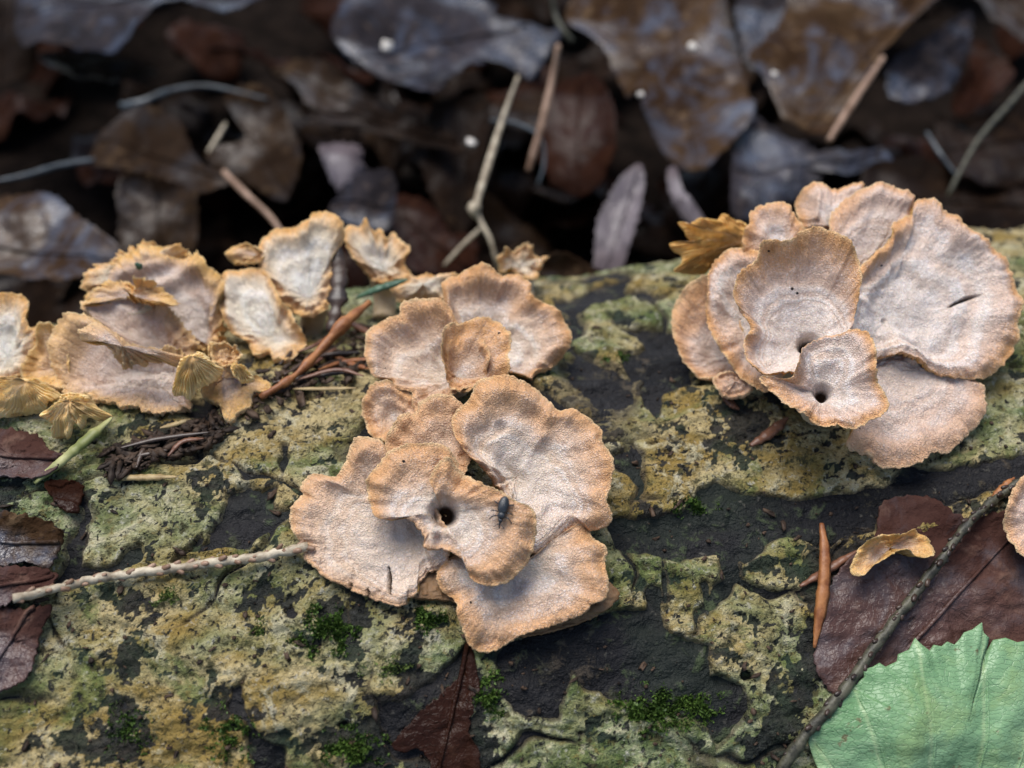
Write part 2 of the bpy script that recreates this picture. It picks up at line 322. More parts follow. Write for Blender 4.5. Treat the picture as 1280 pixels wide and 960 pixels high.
MAT['needle_red'] = plain('needle_red', (0.085, 0.032, 0.016), (0.17, 0.075, 0.04), 300, 0.4)
MAT['needle_tan'] = plain('needle_tan', (0.20, 0.13, 0.05), (0.40, 0.30, 0.14), 400, 0.55)
MAT['needle_green'] = plain('needle_green', (0.035, 0.075, 0.045), (0.075, 0.14, 0.08), 200, 0.35)
MAT['needle_lime'] = plain('needle_lime', (0.13, 0.15, 0.035), (0.46, 0.44, 0.20), 190, 0.5)
MAT['needle_dark'] = plain('needle_dark', (0.02, 0.013, 0.010), (0.06, 0.035, 0.022), 260, 0.35)
MAT['stalk_blue'] = plain('stalk_blue', (0.025, 0.03, 0.034), (0.085, 0.10, 0.11), 200, 0.3)
MAT['moss'] = plain('moss', (0.022, 0.050, 0.006), (0.085, 0.150, 0.022), 300, 0.6, 0.0)
MAT['moss_lime'] = plain('moss_lime', (0.07, 0.11, 0.02), (0.15, 0.20, 0.05), 700, 0.6, 0.0)
MAT['soil'] = plain('soil', (0.004, 0.003, 0.0025), (0.013, 0.009, 0.007), 160, 0.95, 0.002, 0.02)
MAT['beetle'] = plain('beetle', (0.015, 0.017, 0.020), (0.040, 0.045, 0.05), 2500, 0.3, 0.0001, 0.5)
MAT['crumb'] = plain('crumb', (0.010, 0.006, 0.004), (0.085, 0.052, 0.032), 260, 0.65, 0.0003, 0.25)
MAT['white_bit'] = plain('white_bit', (0.50, 0.46, 0.40), (0.70, 0.66, 0.60), 500, 0.6)
def green_mat():
    t = NT('green_leaf'); o = t.obj(); n1 = t.noise(o, 60, 3); n2 = t.noise(o, 900, 3); lat = t.attr('vein')
    mp = t.node('ShaderNodeMapping', 0, None, Vector=o, Rotation=(0, 0, 0.6), Scale=(0.55, 1.35, 1.35))
    wv = t.mix(0.0012, mp, t.noise(o, 500, 3, 0.6, 0, 'Color'), 'ADD'); v = t.vor(wv, 1500, 'DISTANCE_TO_EDGE'); net = t.ramp(v, 0.10, 0.0); n3 = t.noise(mp, 700, 4, 0.65)
    c = t.mix(t.ramp(n1, 0.3, 0.7), (0.125, 0.25, 0.105), (0.205, 0.34, 0.18))
    c = t.mix(t.math('MULTIPLY', net, 0.26), c, (0.09, 0.19, 0.08))
    c = t.mix(t.math('MULTIPLY', lat, 0.7), c, (0.33, 0.43, 0.22))
    bl = t.noise(o, 140, 5, 0.65, 0.5); c = t.mix(t.ramp(bl, 0.50, 0.68, 0, 0.45), c, (0.22, 0.30, 0.10)); c = t.mix(t.ramp(t.noise(o, 420, 4, 0.6), 0.66, 0.72, 0, 0.8), c, (0.12, 0.085, 0.035))
    h = t.math('ADD', t.math('MULTIPLY', net, -0.26), t.math('ADD', t.math('MULTIPLY', n2, 0.4), t.math('MULTIPLY', n3, 1.2)))
    return t.done(Base_Color=c, Roughness=0.38, Specular_IOR_Level=0.5, Normal=t.bump(h, 0.00014))
MAT['green'] = green_mat()

# ------------------------------------------------------------------ object helpers
def thing(name, label, cat, loc=(0, 0, 0), group=None):
    o = bpy.data.objects.new(name, None); o.empty_display_size = 0.005; col.objects.link(o)
    o.location = np.asarray(loc, float) * S; tag(o, label, cat, group); o['cm'] = [float(x) for x in loc]
    return o
def tag(o, label=None, cat=None, group=None, kind=None):
    for k, v in (('label', label), ('category', cat), ('group', group), ('kind', kind)):
        if v: o[k] = v
    return o
def origin(p): return np.array(p['cm']) if p is not None and 'cm' in p else np.zeros(3)
def mesh_obj(name, V, Fq, mat, parent=None, smooth=True, attrs=None, Ft=None):
    V = np.asarray(V, float).reshape(-1, 3); me = bpy.data.meshes.new(name)
    root = parent
    while root is not None and 'cm' not in root: root = root.parent
    V = (V - origin(root)) * S
    Fq = np.zeros((0, 4), np.int32) if Fq is None else np.asarray(Fq, np.int32).reshape(-1, 4)
    Ft = np.zeros((0, 3), np.int32) if Ft is None else np.asarray(Ft, np.int32).reshape(-1, 3)
    me.vertices.add(len(V)); me.vertices.foreach_set('co', V.astype(np.float32).ravel())
    nl = Fq.size + Ft.size; me.loops.add(nl); me.loops.foreach_set('vertex_index', np.concatenate([Fq.ravel(), Ft.ravel()]).astype(np.int32))
    nf = len(Fq) + len(Ft); me.polygons.add(nf)
    st = np.concatenate([np.arange(len(Fq)) * 4, len(Fq) * 4 + np.arange(len(Ft)) * 3]).astype(np.int32)
    me.polygons.foreach_set('loop_start', st)
    try: me.polygons.foreach_set('loop_total', np.concatenate([np.full(len(Fq), 4), np.full(len(Ft), 3)]).astype(np.int32))
    except Exception: pass
    me.update(calc_edges=True); me.validate()
    if smooth: me.polygons.foreach_set('use_smooth', np.ones(len(me.polygons), bool))
    for k, v in (attrs or {}).items():
        a = me.attributes.new(k, 'FLOAT', 'POINT'); a.data.foreach_set('value', np.asarray(v, np.float32).ravel())
    me.materials.append(MAT[mat] if isinstance(mat, str) else mat)
    o = bpy.data.objects.new(name, me); col.objects.link(o)
    if parent is not None: o.parent = parent
    return o
def grid_faces(n, m, closed=False, off=0):
    i, j = np.meshgrid(np.arange(n - 1), np.arange(m if closed else m - 1), indexing='ij'); j2 = (j + 1) % m
    return np.stack([i * m + j, i * m + j2, (i + 1) * m + j2, (i + 1) * m + j], -1).reshape(-1, 4) + off
def spline(pts, n, closed=True):
    P = np.asarray(pts, float); m = len(P)
    if closed: Q = np.vstack([P[-1], P, P[0], P[1]])
    else: Q = np.vstack([2 * P[0] - P[1], P, 2 * P[-1] - P[-2]])
    seg = m if closed else m - 1
    out = []
    for k in range(seg):
        p0, p1, p2, p3 = Q[k], Q[k + 1], Q[k + 2], Q[k + 3]; t = np.linspace(0, 1, 24, endpoint=False)[:, None]
        out.append(0.5 * (2 * p1 + (p2 - p0) * t + (2 * p0 - 5 * p1 + 4 * p2 - p3) * t ** 2 + (3 * p1 - p0 - 3 * p2 + p3) * t ** 3))
    D = np.vstack(out + [P[:1] if closed else P[-1:]])
    L = np.concatenate([[0], np.cumsum(np.linalg.norm(np.diff(D, axis=0)[:, :2], axis=1) + 1e-9)])
    q = np.linspace(0, L[-1], n + 1)[:-1] if closed else np.linspace(0, L[-1], n)
    return np.stack([np.interp(q, L, D[:, c]) for c in range(D.shape[1])], -1), L[-1]
def tube(pts, rad, seg=8, flat=1.0, cap=True):
    P = np.asarray(pts, float); n = len(P); rad = np.broadcast_to(np.asarray(rad, float), (n,))
    T = np.gradient(P, axis=0); T /= np.linalg.norm(T, axis=1, keepdims=True) + 1e-12
    ref = np.array([0, 0, 1.0]) if abs(T[:, 2]).mean() < 0.9 else np.array([0, 1.0, 0])
    A = np.cross(T, ref); A /= np.linalg.norm(A, axis=1, keepdims=True) + 1e-12; B = np.cross(A, T)
    a = np.linspace(0, 2 * np.pi, seg, endpoint=False)
    V = P[:, None] + rad[:, None, None] * (np.cos(a)[None, :, None] * A[:, None] + flat * np.sin(a)[None, :, None] * B[:, None])
    Fq = grid_faces(n, seg, True); V = V.reshape(-1, 3); Ft = None
    if cap:
        V = np.vstack([V, P[0], P[-1]]); k = np.arange(seg); k2 = (k + 1) % seg; e = (n - 1) * seg
        Ft = np.vstack([np.stack([np.full(seg, n * seg), k2, k], -1), np.stack([np.full(seg, n * seg + 1), e + k, e + k2], -1)])
    return V, Fq, Ft

# ------------------------------------------------------------------ the ground
gx = np.concatenate([[-900, -300, -100, -50], np.linspace(-30, 34, 110), [60, 120, 300, 900]])
gy = np.concatenate([[-900, -300, -100, -40], np.linspace(-20, 48, 110), [80, 150, 300, 900]])
GX, GY = np.meshgrid(gx, gy, indexing='ij')
GZ = GROUND - 2.0 + 0.45 * fbm(GX * 0.16, GY * 0.16, 4)
tag(mesh_obj('forest_floor', np.stack([GX, GY, GZ], -1), grid_faces(len(gx), len(gy)), 'soil'), kind='structure')

# ------------------------------------------------------------------ the log: dark core and the bark plates on it
LOG = thing('fallen_log', 'fallen log under flaking bark crusted with yellow-green lichen, carrying all the mushrooms', 'log', from_us(np.array(0.0), np.array(math.pi * R), np.array(0.0)))
cu = np.concatenate([np.linspace(-45, -9.5, 36), np.arange(-9.0, 11.0, 0.055), np.linspace(11.5, 48, 36)])
cs = np.concatenate([np.arange(-7.6, 6.6, 0.055), np.linspace(6.6, 2 * math.pi * R - 7.6, 90, endpoint=False)[1:]])
CU, CS = np.meshgrid(cu, cs, indexing='ij')
bl = sstep(6.6, 8.0, CS) * sstep(2 * math.pi * R - 7.6, 2 * math.pi * R - 9.0, CS)
CH = core_h(CU, CS) * (1 - bl) + bl * 0.1 * pn(CU * 0.4, 0 * CS)
cap_end = lambda u: from_us(np.array([u]), np.array([0.0]), np.array([-R]))
V = np.vstack([from_us(CU, CS, CH).reshape(-1, 3), cap_end(cu[0]), cap_end(cu[-1])])
m = len(cs); k = np.arange(m); k2 = (k + 1) % m; e = (len(cu) - 1) * m
mesh_obj('inner_bark', V, grid_faces(len(cu), m, True), 'core', LOG, Ft=np.vstack([np.stack([np.full(m, len(V) - 2), k2, k], -1), np.stack([np.full(m, len(V) - 1), e + k, e + k2], -1)]))
# plates = connected pieces of the outer bark
ok = M > -0.05
cell = ok[:-1, :-1] & ok[1:, :-1] & ok[:-1, 1:] & ok[1:, 1:]
par = [0]
def find(a):
    while par[a] != a: par[a] = par[par[a]]; a = par[a]
    return a
lab = np.zeros(cell.shape, np.int32); prev = []
for i in range(cell.shape[0]):
    r = cell[i].astype(np.int8); d = np.diff(np.concatenate([[0], r, [0]])); st = np.where(d == 1)[0]; en = np.where(d == -1)[0]; cur = []
    for s_, e_ in zip(st, en):
        k = len(par); par.append(k)
        for (ps, pe, pk) in prev:
            if ps < e_ and pe > s_: par[find(pk)] = find(k)
        cur.append((s_, e_, k)); lab[i, s_:e_] = k
    prev = cur
rt = np.array([find(k) for k in range(len(par))]); lab = rt[lab] * cell
ids, cnt = np.unique(lab[lab > 0], return_counts=True); order = ids[np.argsort(-cnt)]; cnt = np.sort(cnt)[::-1]
PV = from_us(UU, VV, PLATE).reshape(-1, 3); nV = len(gv); EDGE = (1 - sstep(-0.01, 0.07, M)).ravel()
def plate(sel, name):
    ci, cj = np.where(sel)
    q = np.stack([ci * nV + cj, (ci + 1) * nV + cj, (ci + 1) * nV + cj + 1, ci * nV + cj + 1], -1)
    uq, inv = np.unique(q.ravel(), return_inverse=True)
    return mesh_obj(name, PV[uq], inv.reshape(-1, 4), 'bark', LOG, attrs={'edge': EDGE[uq], 'film': FILM.ravel()[uq]})
nbig = int((cnt > 160).sum()); nbig = min(nbig, 120)
lut = np.zeros(len(par), np.int32); lut[order[nbig:]] = 1
for k in range(nbig):
    plate(lab == order[k], 'bark_plate')
tag(plate(lut[lab] == 1, 'bark_flakes'), kind='stuff')
print('bark plates', nbig, 'of', len(order))

# ------------------------------------------------------------------ mushrooms
def cap_surface(spec, nr, ns):
    """grid of points from the middle of a cap to its traced margin, lying on the cap's own tilted plane"""
    out, c = spec['out'], spec['c']; closed = spec.get('closed', True)
    O, L = spline(out, ns, closed); crn = spec.get('crn', 1.3) * 1.35; sd_ = spec['seed']
    tt = np.arange(ns) * (L / ns)
    dv = O - np.array(c, float); ln = np.linalg.norm(dv, axis=1, keepdims=True) + 1e-6
    jag = crn * (fbm(tt / 7.5 + sd_ * 7.7, tt * 0 + sd_, 3, 0.75))
    if closed: jag = jag * np.minimum(1, np.minimum(np.arange(ns), ns - np.arange(ns)) / 4.0)
    O = O + dv / ln * jag[:, None]
    n = ncam(spec['n']); p0 = at_depth(c[0], c[1], spec['d'])
    O3 = onto_plane(O[:, 0], O[:, 1], p0, n); r0 = spec.get('r0', 0.0)
    r = r0 + (1 - r0) * np.linspace(0, 1, nr) ** 0.85
    P = p0 + (O3 - p0)[None] * r[:, None, None]
    ax = O3[ns // 4] - p0; ax = ax - (ax @ n) * n; ax /= np.linalg.norm(ax); ay = np.cross(n, ax)
    X = (P - p0) @ ax; Y = (P - p0) @ ay; rr = r[:, None] + 0 * X
    rl = np.linalg.norm(O3 - p0, axis=1)[None]
    rim = (1 - rr) * rl
    s01 = np.linspace(0, 1, ns)[None] + 0 * X
    th = np.arctan2(Y, X)
    H = 1.6 * spec.get('bowl', 0.15) * (rr ** spec.get('pw', 1.6) - 1)
    H = H - 1.2 * spec.get('drop', 0.06) * sstep(0.25, 0.0, rim) ** 1.4
    wv = spec.get('wave', 0.07) * 1.7
    H = H + wv * rr ** 2 * (1.3 * pn(np.cos(th) * 1.4 + sd_ * 3.1, np.sin(th) * 1.4 + sd_) + 0.5 * pn(np.cos(th) * 3.4 + sd_ * 5.1, np.sin(th) * 3.4))
    H = H + (spec.get('ring', 0.012) + 0.012) * np.sin(rr * 16 + 2.2 * pn(X * 1.3 + sd_, Y * 1.3)) * rr
    H = H + 0.055 * fbm(X * 1.5 + sd_ * 11, Y * 1.5, 4, 0.5) + 0.010 * fbm(X * 9 + sd_ * 3, Y * 9, 2)
    sarc = s01 * L / 26.0                                      # ruffles along the margin
    H = H + spec.get('ruf', 0.055) * sstep(0.42, 0.0, rim) * (pn(sarc + sd_ * 9, rr * 0 + sd_) + 0.5 * pn(sarc * 2.3 + sd_, rr * 0 + 4)) * np.minimum(1, np.minimum(s01, 1 - s01) * 30)
    if 'tiltS' in spec: a_, b_ = spec['tiltS']; H = H + (a_ + (b_ - a_) * s01) * rr ** 0.7
    for (ox, oy, orad, ok_) in spec.get('och', []):               # where the ochre margin is broad (or, negative, missing)
        q = onto_plane(np.array(float(ox)), np.array(float(oy)), p0, n) - p0; g2 = (X - q @ ax) ** 2 + (Y - q @ ay) ** 2
        g_ = np.exp(-g2 / (orad * 0.0096) ** 2); rim = rim / (1 + 0.65 * ok_ * g_) if ok_ > 0 else rim * (1 - 3 * ok_ * g_) - 0.1 * ok_ * g_
    crk_pit_shade = np.zeros(X.shape)
    for ln_ in spec.get('cracks', []):
        g, _ = spline(ln_, 24, False); q = onto_plane(g[:, 0], g[:, 1], p0, n); gx_, gy_ = (q - p0) @ ax, (q - p0) @ ay
        D_ = np.hypot(X[..., None] - gx_, Y[..., None] - gy_); dd = np.min(D_, -1); wk = 0.25 + 0.75 * np.sin(np.pi * np.linspace(0.02, 0.98, 24))[np.argmin(D_, -1)]
        f = sstep(0.030, 0.010, dd / (wk + 0.05)); crk_pit_shade = np.maximum(crk_pit_shade, f); H = H - 0.12 * f
    for (hx, hy, hr, hd) in spec.get('holes', []):
        q = onto_plane(np.array(hx), np.array(hy), p0, n); dd = np.hypot(X - (q - p0) @ ax, Y - (q - p0) @ ay)
        f = sstep(hr, hr * 0.35, dd); H = H - hd * f; crk_pit_shade = np.maximum(crk_pit_shade, sstep(hr * 0.62, hr * 0.40, dd) * min(1.0, hd * 6))  # pit floor also coloured dark, painting in the shade inside the hole
    for (x0_, y0_, x1_, y1_, hw, ha) in spec.get('folds', []):   # soft ridge (ha>0) or valley along a line
        q0 = onto_plane(np.array(x0_), np.array(y0_), p0, n) - p0; q1 = onto_plane(np.array(x1_), np.array(y1_), p0, n) - p0
        a0, a1, b0, b1 = q0 @ ax, q0 @ ay, q1 @ ax, q1 @ ay; ex, ey = b0 - a0, b1 - a1
        t_ = np.clip(((X - a0) * ex + (Y - a1) * ey) / (ex * ex + ey * ey), 0, 1)
        H = H + ha * np.exp(-((X - a0 - t_ * ex) ** 2 + (Y - a1 - t_ * ey) ** 2) / hw ** 2)
    return P + n * H[..., None], n, rr, rim, crk_pit_shade, s01, L, rl
def keep_off_log(P, hmin):
    u, q = to_us(P); d = log_dist(P) - np.maximum(top_at(u, q), 0); push = np.maximum(hmin - d, 0); return P + log_normal(P) * push[..., None]
SEED = [0]
def mushroom(label, caps, mat, group, base=None, stem=True, gill='gill', name='mushroom'):
    """caps: one or more lobes; the first is the cap, others are lobes of the same cap"""
    main = caps[0]; p0 = at_depth(main['c'][0], main['c'][1], main['d']); n0 = ncam(main['n'])
    if base is None:
        u, s = to_us(p0 - 0.3 * n0); b3 = from_us(np.array(u), np.array(s), core_h(np.array(u), np.array(s)))
    else: b3 = surf(base[0], base[1], -0.05)
    root = thing(name, label, 'mushroom', b3, group)
    for ci, sp in enumerate(caps):
        SEED[0] += 1; sp = dict(sp); sp.setdefault('seed', SEED[0]); sp.setdefault('n', (0, 0.3, 0.95)); flip = sp.get('flip', False)
        ext = np.ptp(np.array(sp['out'], float), axis=0).max()
        ns = int(np.clip(ext * 1.5, 90, 300)) if not flip else int(np.clip(ext * 4, 160, 420))
        nr = int(np.clip(ext * 0.34, 16, 64))
        closed = sp.get('closed', True)
        P, n, rr, rim, crk_pit_shade, s01, L, rl = cap_surface(sp, nr, ns)
        spacing = sp.get('gsp', 7.0); ng = max(6, int(L / spacing))
        th0 = sp.get('th', 0.13)
        tk = (0.022 + 0.75 * th0 * (1 - rr) ** 0.8)
        lam = np.abs(((s01 * ng + 0.55 * pn(s01 * ng * 0.45 + 7, rr * 2.5)) % 1.0) - 0.5) * 2
        if flip:
            ngr = 0.5 + 0.5 * pn(s01 * ng * 0.5 + 3, rr * 3)
            G = P + n * ((0.055 * lam * sstep(0.0, 0.25, rr) * sstep(-0.02, 0.06, rim))[..., None])
            G = G + n * (0.01 * fbm(P[..., 0] * 6, P[..., 1] * 6, 2))[..., None]
            B = P - n * (0.05 + 0.05 * (1 - rr))[..., None]
            top, bot, mt, mb, nt_, nb_ = G, B, sp.get('gmat', gill), mat, 'gills', 'cap'
        else:
            top = P; dep = 0.10 * np.minimum(rr * 1.4, 1) * sstep(0.0, 0.10, rim)
            bot = P - n * (tk + dep * lam)[..., None]
            top, bot, mt, mb, nt_, nb_ = P, bot, sp.get('mat', mat), gill, 'cap', 'gills'
        top = keep_off_log(top, 0.12); bot = keep_off_log(bot, 0.04)
        if ci > 0 and nt_ == 'cap': nt_ = 'cap_lobe'
        # rounded margin: two extra rings between the top and the underside
        e1 = top[-1] * 0.75 + bot[-1] * 0.25; outw = top[-1] - top[-3]; outw /= np.linalg.norm(outw, axis=1, keepdims=True) + 1e-9
        e1 = e1 + outw * 0.010; e2 = bot[-1] + outw * 0.004
        V = np.concatenate([top, e1[None], e2[None]], 0); z1 = np.zeros((1, ns))
        at = {'rad': np.concatenate([rr, z1 + 1, z1 + 1]), 'rim': np.concatenate([rim, z1, z1]), 'crk_pit_shade': np.concatenate([crk_pit_shade, z1, z1]), 'ang': np.concatenate([s01, s01[-1:], s01[-1:]]) * L / 10.0}
        if sp.get('norim'):   # the side where the cap is attached has no coloured margin
            q = sp['norim']; at['rim'] = np.maximum(at['rim'], 0.0) + 0.0
        F1 = grid_faces(nr + 2, ns, closed)
        a_ = mesh_obj(nt_, V, F1, mt, root, attrs=at)
        b_ = mesh_obj(nb_ if nb_ == 'gills' else 'cap', np.concatenate([bot, bot[-1:] + outw[None] * 0.004], 0), grid_faces(nr + 1, ns, closed)[:, ::-1], mb, root,
                      attrs={'rad': np.concatenate([rr, z1 + 1]), 'rim': np.concatenate([rim, z1]), 'crk_pit_shade': np.zeros((nr + 1, ns)), 'ang': np.concatenate([s01, s01[-1:]]) * L / 10.0})
    if stem:
        hd_ = 0.35 if 'holes' in main else 0.0; c_ = p0 - n0 * (hd_ + 0.12 * main.get('flip', False) + 1.6 * max(main.get('bowl', 0.15), 0) + 0.18); d_ = b3
        t = np.linspace(0, 1, 14)[:, None]; pts = c_ * (1 - t) ** 2 + 2 * t * (1 - t) * (0.6 * c_ + 0.4 * d_ - n0 * 0.25) + d_ * t ** 2
        fl = main.get('flip', False); rad = (0.10 * (1 - t[:, 0]) ** 2 + 0.13 + 0.04 * t[:, 0]) * (0.4 if fl else 1.0)
        V, Fq, Ft = tube(pts, rad * main.get('stemr', 1.0), 12); mesh_obj('stem', V, Fq, 'stem', root, Ft=Ft)
    return root

GM, GR_, GL = 'mushrooms of the middle cluster', 'mushrooms of the cluster beside the horizon of the log', 'mushrooms of the yellowish cluster by the needle litter'
GR_ = 'mushrooms of the crowded rosette cluster'
# -- middle cluster
mushroom('pale zoned cap with ribbed ochre edge, rearmost of the middle cluster', [dict(
  out=[(555,361),(554,345),(574,338),(607,333),(628,340),(646,336),(663,349),(666,370),(689,378),(705,389),(716,418),(706,440),(687,456),(666,470),(646,468),(610,455),(580,440),(560,400)],
  och=[(695, 400, 45, 1.2), (600, 345, 50, 0.6), (660, 465, 40, -0.5)], c=(605,425), d=13.75, n=(0.12, 0.34, 0.93), bowl=0.22, wave=0.10, ring=0.045, drop=0.07, folds=[(675,440,692,400,0.09,0.05)])], 'cap_mid', GM)
mushroom('cream swirl-shaped cap with a raised ochre lobe, in front of the rearmost zoned cap', [dict(
  out=[(453,436),(459,409),(479,394),(497,389),(500,376),(533,370),(558,378),(572,400),(600,420),(612,450),(590,478),(570,488),(545,500),(516,506),(512,487),(490,481),(487,470),(465,467),(456,447)],
  och=[(480, 400, 45, 1.2), (540, 375, 35, 1.5), (480, 480, 40, -0.3)], c=(556,458), d=13.15, n=(-0.12, 0.32, 0.94), bowl=0.30, wave=0.06, ring=0.04, drop=0.07),
  dict(out=[(558,402),(580,396),(607,389),(628,398),(640,421),(635,444),(636,465),(613,473),(580,484),(562,476),(556,455),(552,430)], och=[(615, 410, 45, 1.5), (562, 430, 22, 3)], c=(572,458), d=12.98, n=(0.10, 0.32, 0.94), bowl=0.22, wave=0.05, drop=0.08, folds=[(572,408,566,450,0.12,-0.05)])], 'cap_mid', GM)
mushroom('small pale pink cap half hidden under its neighbours, beside the needle litter', [dict(
  out=[(451,507),(459,486),(473,477),(492,478),(520,500),(525,530),(500,552),(482,553),(465,545),(454,528)], c=(490,520), d=13.05, n=(-0.2, 0.3, 0.93), bowl=0.12, wave=0.05)], 'cap_mid', GM)
mushroom('pale cap with wide ochre border tucked under the cap with a small hole', [dict(
  out=[(480,556),(487,534),(497,519),(516,511),(524,498),(548,493),(570,497),(590,522),(590,560),(570,600),(530,610),(490,590)], och=[(500, 530, 40, 2.5), (550, 500, 40, 1.0)], c=(545,566), d=12.45, n=(-0.1, 0.34, 0.93), bowl=0.16, wave=0.05, drop=0.05)], 'cap_mid', GM)
mushroom('largest wavy cap of the middle cluster, frosted white over tan, with a brown navel', [dict(
  out=[(566,525),(569,510),(588,494),(598,474),(628,468),(649,471),(672,480),(687,495),(699,510),(717,508),(738,519),(754,533),(753,548),(761,563),(766,580),(762,610),(757,627),(765,645),(759,656),(740,661),(730,655),(715,660),(692,677),(668,690),(648,670),(640,630),(615,592),(590,570),(574,550)],
  och=[(640, 480, 60, 1.6), (745, 560, 40, 1.6), (580, 520, 35, 1.0), (690, 675, 60, -0.9), (650, 640, 40, -0.9), (610, 580, 40, -0.5), (760, 640, 25, 2)], c=(648,590), d=12.25, n=(0.08, 0.30, 0.95), bowl=0.12, pw=1.1, wave=0.10, ring=0.028, drop=0.10, holes=[(627,532,0.10,0.05)],
  folds=[(600,560,650,600,0.14,-0.12),(690,520,745,560,0.14,0.06),(700,508,685,560,0.10,-0.05),(720,535,752,600,0.10,-0.06),(655,585,680,650,0.10,0.06)], crn=1.0)], 'cap_mid', GM)
mushroom('broad fan cap with a black slit near its lower edge, over the peg-covered twig', [dict(
  out=[(484,566),(475,550),(459,546),(443,546),(435,558),(428,577),(416,593),(394,590),(381,590),(370,607),(374,617),(362,636),(363,658),(375,680),(377,696),(391,715),(410,731),(432,738),(456,745),(484,754),(505,756),(508,747),(520,742),(520,731),(530,715),(543,710),(556,698),(560,670),(545,640),(515,600)],
  och=[(452, 560, 40, 3), (372, 620, 35, 1.5), (450, 745, 70, -0.35), (530, 720, 50, -0.8), (540, 640, 60, -0.8)], c=(522,676), d=11.95, n=(-0.14, 0.26, 0.955), bowl=0.10, wave=0.06, ring=0.012, drop=0.08, cracks=[[(483,708),(484,722),(487,742)],[(456,737),(458,746)],[(434,732),(434,739)]], folds=[(520,660,470,610,0.12,-0.07),(440,575,465,555,0.06,0.05)])], 'cap_mid', GM)
mushroom('curled cap with a dark hole in its middle, carrying a tiny grey beetle', [dict(closed=False, r0=0.02, holes=[(553,639,0.20,0.28)],
  out=[(536,600),(545,582),(559,571),(572,584),(599,602),(627,616),(645,627),(663,634),(670,652),(667,681),(656,706),(634,726),(609,731),(588,722),(585,706),(577,697),(555,685),(530,684),(530,670),(520,656),(505,644),(484,648),(466,641),(456,604),(467,580),(484,561),(508,551),(535,551),(557,555),(572,575)],
  och=[(520, 560, 50, 1.2), (465, 610, 40, 0.8), (655, 650, 35, 1.0), (575, 592, 28, 2.0), (545, 685, 40, -0.8), (500, 648, 30, -0.4), (620, 725, 40, 1)], c=(553,637), d=11.75, n=(0.0, 0.24, 0.97), bowl=0.13, wave=0.06, ring=0.010, drop=0.11, tiltS=(0.10, -0.10), th=0.16, folds=[(620,640,640,700,0.16,0.07)])], 'cap_mid', GM)
mushroom('squarish lobed cap at the bottom of the middle cluster, above a black bark gap', [dict(
  out=[(650,700),(685,683),(703,667),(721,652),(737,649),(742,666),(760,684),(757,702),(760,731),(755,749),(739,756),(728,767),(685,783),(649,794),(615,812),(591,808),(581,792),(572,767),(570,749),(552,735),(548,712),(570,690),(610,690)],
  och=[(735, 680, 45, 2.0), (600, 800, 40, 0.3), (690, 780, 60, -0.3), (560, 720, 40, -0.2)], c=(645,708), d=11.90, n=(0.05, 0.34, 0.94), bowl=0.08, wave=0.10, drop=0.07, folds=[(648,700,650,770,0.12,-0.08),(700,700,730,690,0.15,0.06)])], 'cap_mid', GM)
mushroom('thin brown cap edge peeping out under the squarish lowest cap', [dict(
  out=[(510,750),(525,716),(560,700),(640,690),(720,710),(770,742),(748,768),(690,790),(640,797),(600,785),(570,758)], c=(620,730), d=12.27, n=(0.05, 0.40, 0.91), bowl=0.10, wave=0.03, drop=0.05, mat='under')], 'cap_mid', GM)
# -- crowded rosette cluster
mushroom('white funnel cap with tall ochre rim, beside the largest cap of the rosette cluster', [dict(
  out=[(918,378),(922,346),(945,325),(953,306),(987,304),(999,294),(1024,288),(1049,300),(1068,320),(1075,345),(1074,367),(1068,400),(1055,420),(1030,440),(1008,460),(985,466),(966,467),(953,465),(934,448),(931,425),(940,405)],
  och=[(1022, 425, 38, -2.0), (1020, 300, 50, 2.2), (960, 310, 35, 0.8), (1072, 350, 25, 0.6), (925, 400, 30, 0.4), (1040, 450, 60, -0.9), (980, 465, 40, -0.3)], c=(1016,412), d=12.75, n=(-0.06, 0.30, 0.95), bowl=0.36, pw=1.5, wave=0.07, drop=-0.05, holes=[(1022,412,0.16,0.20)], folds=[(930,390,945,430,0.09,-0.06)])], 'cap_right', GR_)
mushroom('small funnel cap with a pinhole navel, lowest of the rosette cluster', [dict(
  out=[(990,468),(1003,436),(1020,419),(1050,413),(1070,407),(1087,417),(1095,440),(1097,467),(1112,496),(1107,512),(1087,523),(1070,532),(1049,525),(1043,529),(1020,525),(1010,515),(987,506),(966,487),(951,467)],
  och=[(960, 480, 40, 2.0), (1090, 430, 30, 0.6), (1010, 430, 40, -0.9)], c=(1032,478), d=12.30, n=(-0.16, 0.34, 0.93), bowl=0.22, wave=0.06, drop=0.08, holes=[(1032,478,0.13,0.20)], folds=[(1032,482,1030,525,0.05,-0.06),(1012,500,1022,522,0.05,0.06)])], 'cap_right', GR_, base=(1062,448))
mushroom('smooth fan cap of the rosette cluster spreading down towards the dark bark band', [dict(
  out=[(1085,455),(1103,442),(1128,440),(1153,450),(1182,465),(1220,471),(1235,492),(1230,521),(1207,546),(1187,562),(1170,562),(1149,577),(1116,579),(1103,571),(1095,562),(1070,556),(1064,546),(1074,530),(1080,490)],
  och=[(1070, 550, 40, 1.5), (1120, 440, 50, -0.9)], c=(1108,455), d=13.35, n=(0.10, 0.42, 0.90), bowl=0.05, wave=0.06, drop=0.06)], 'cap_right', GR_)
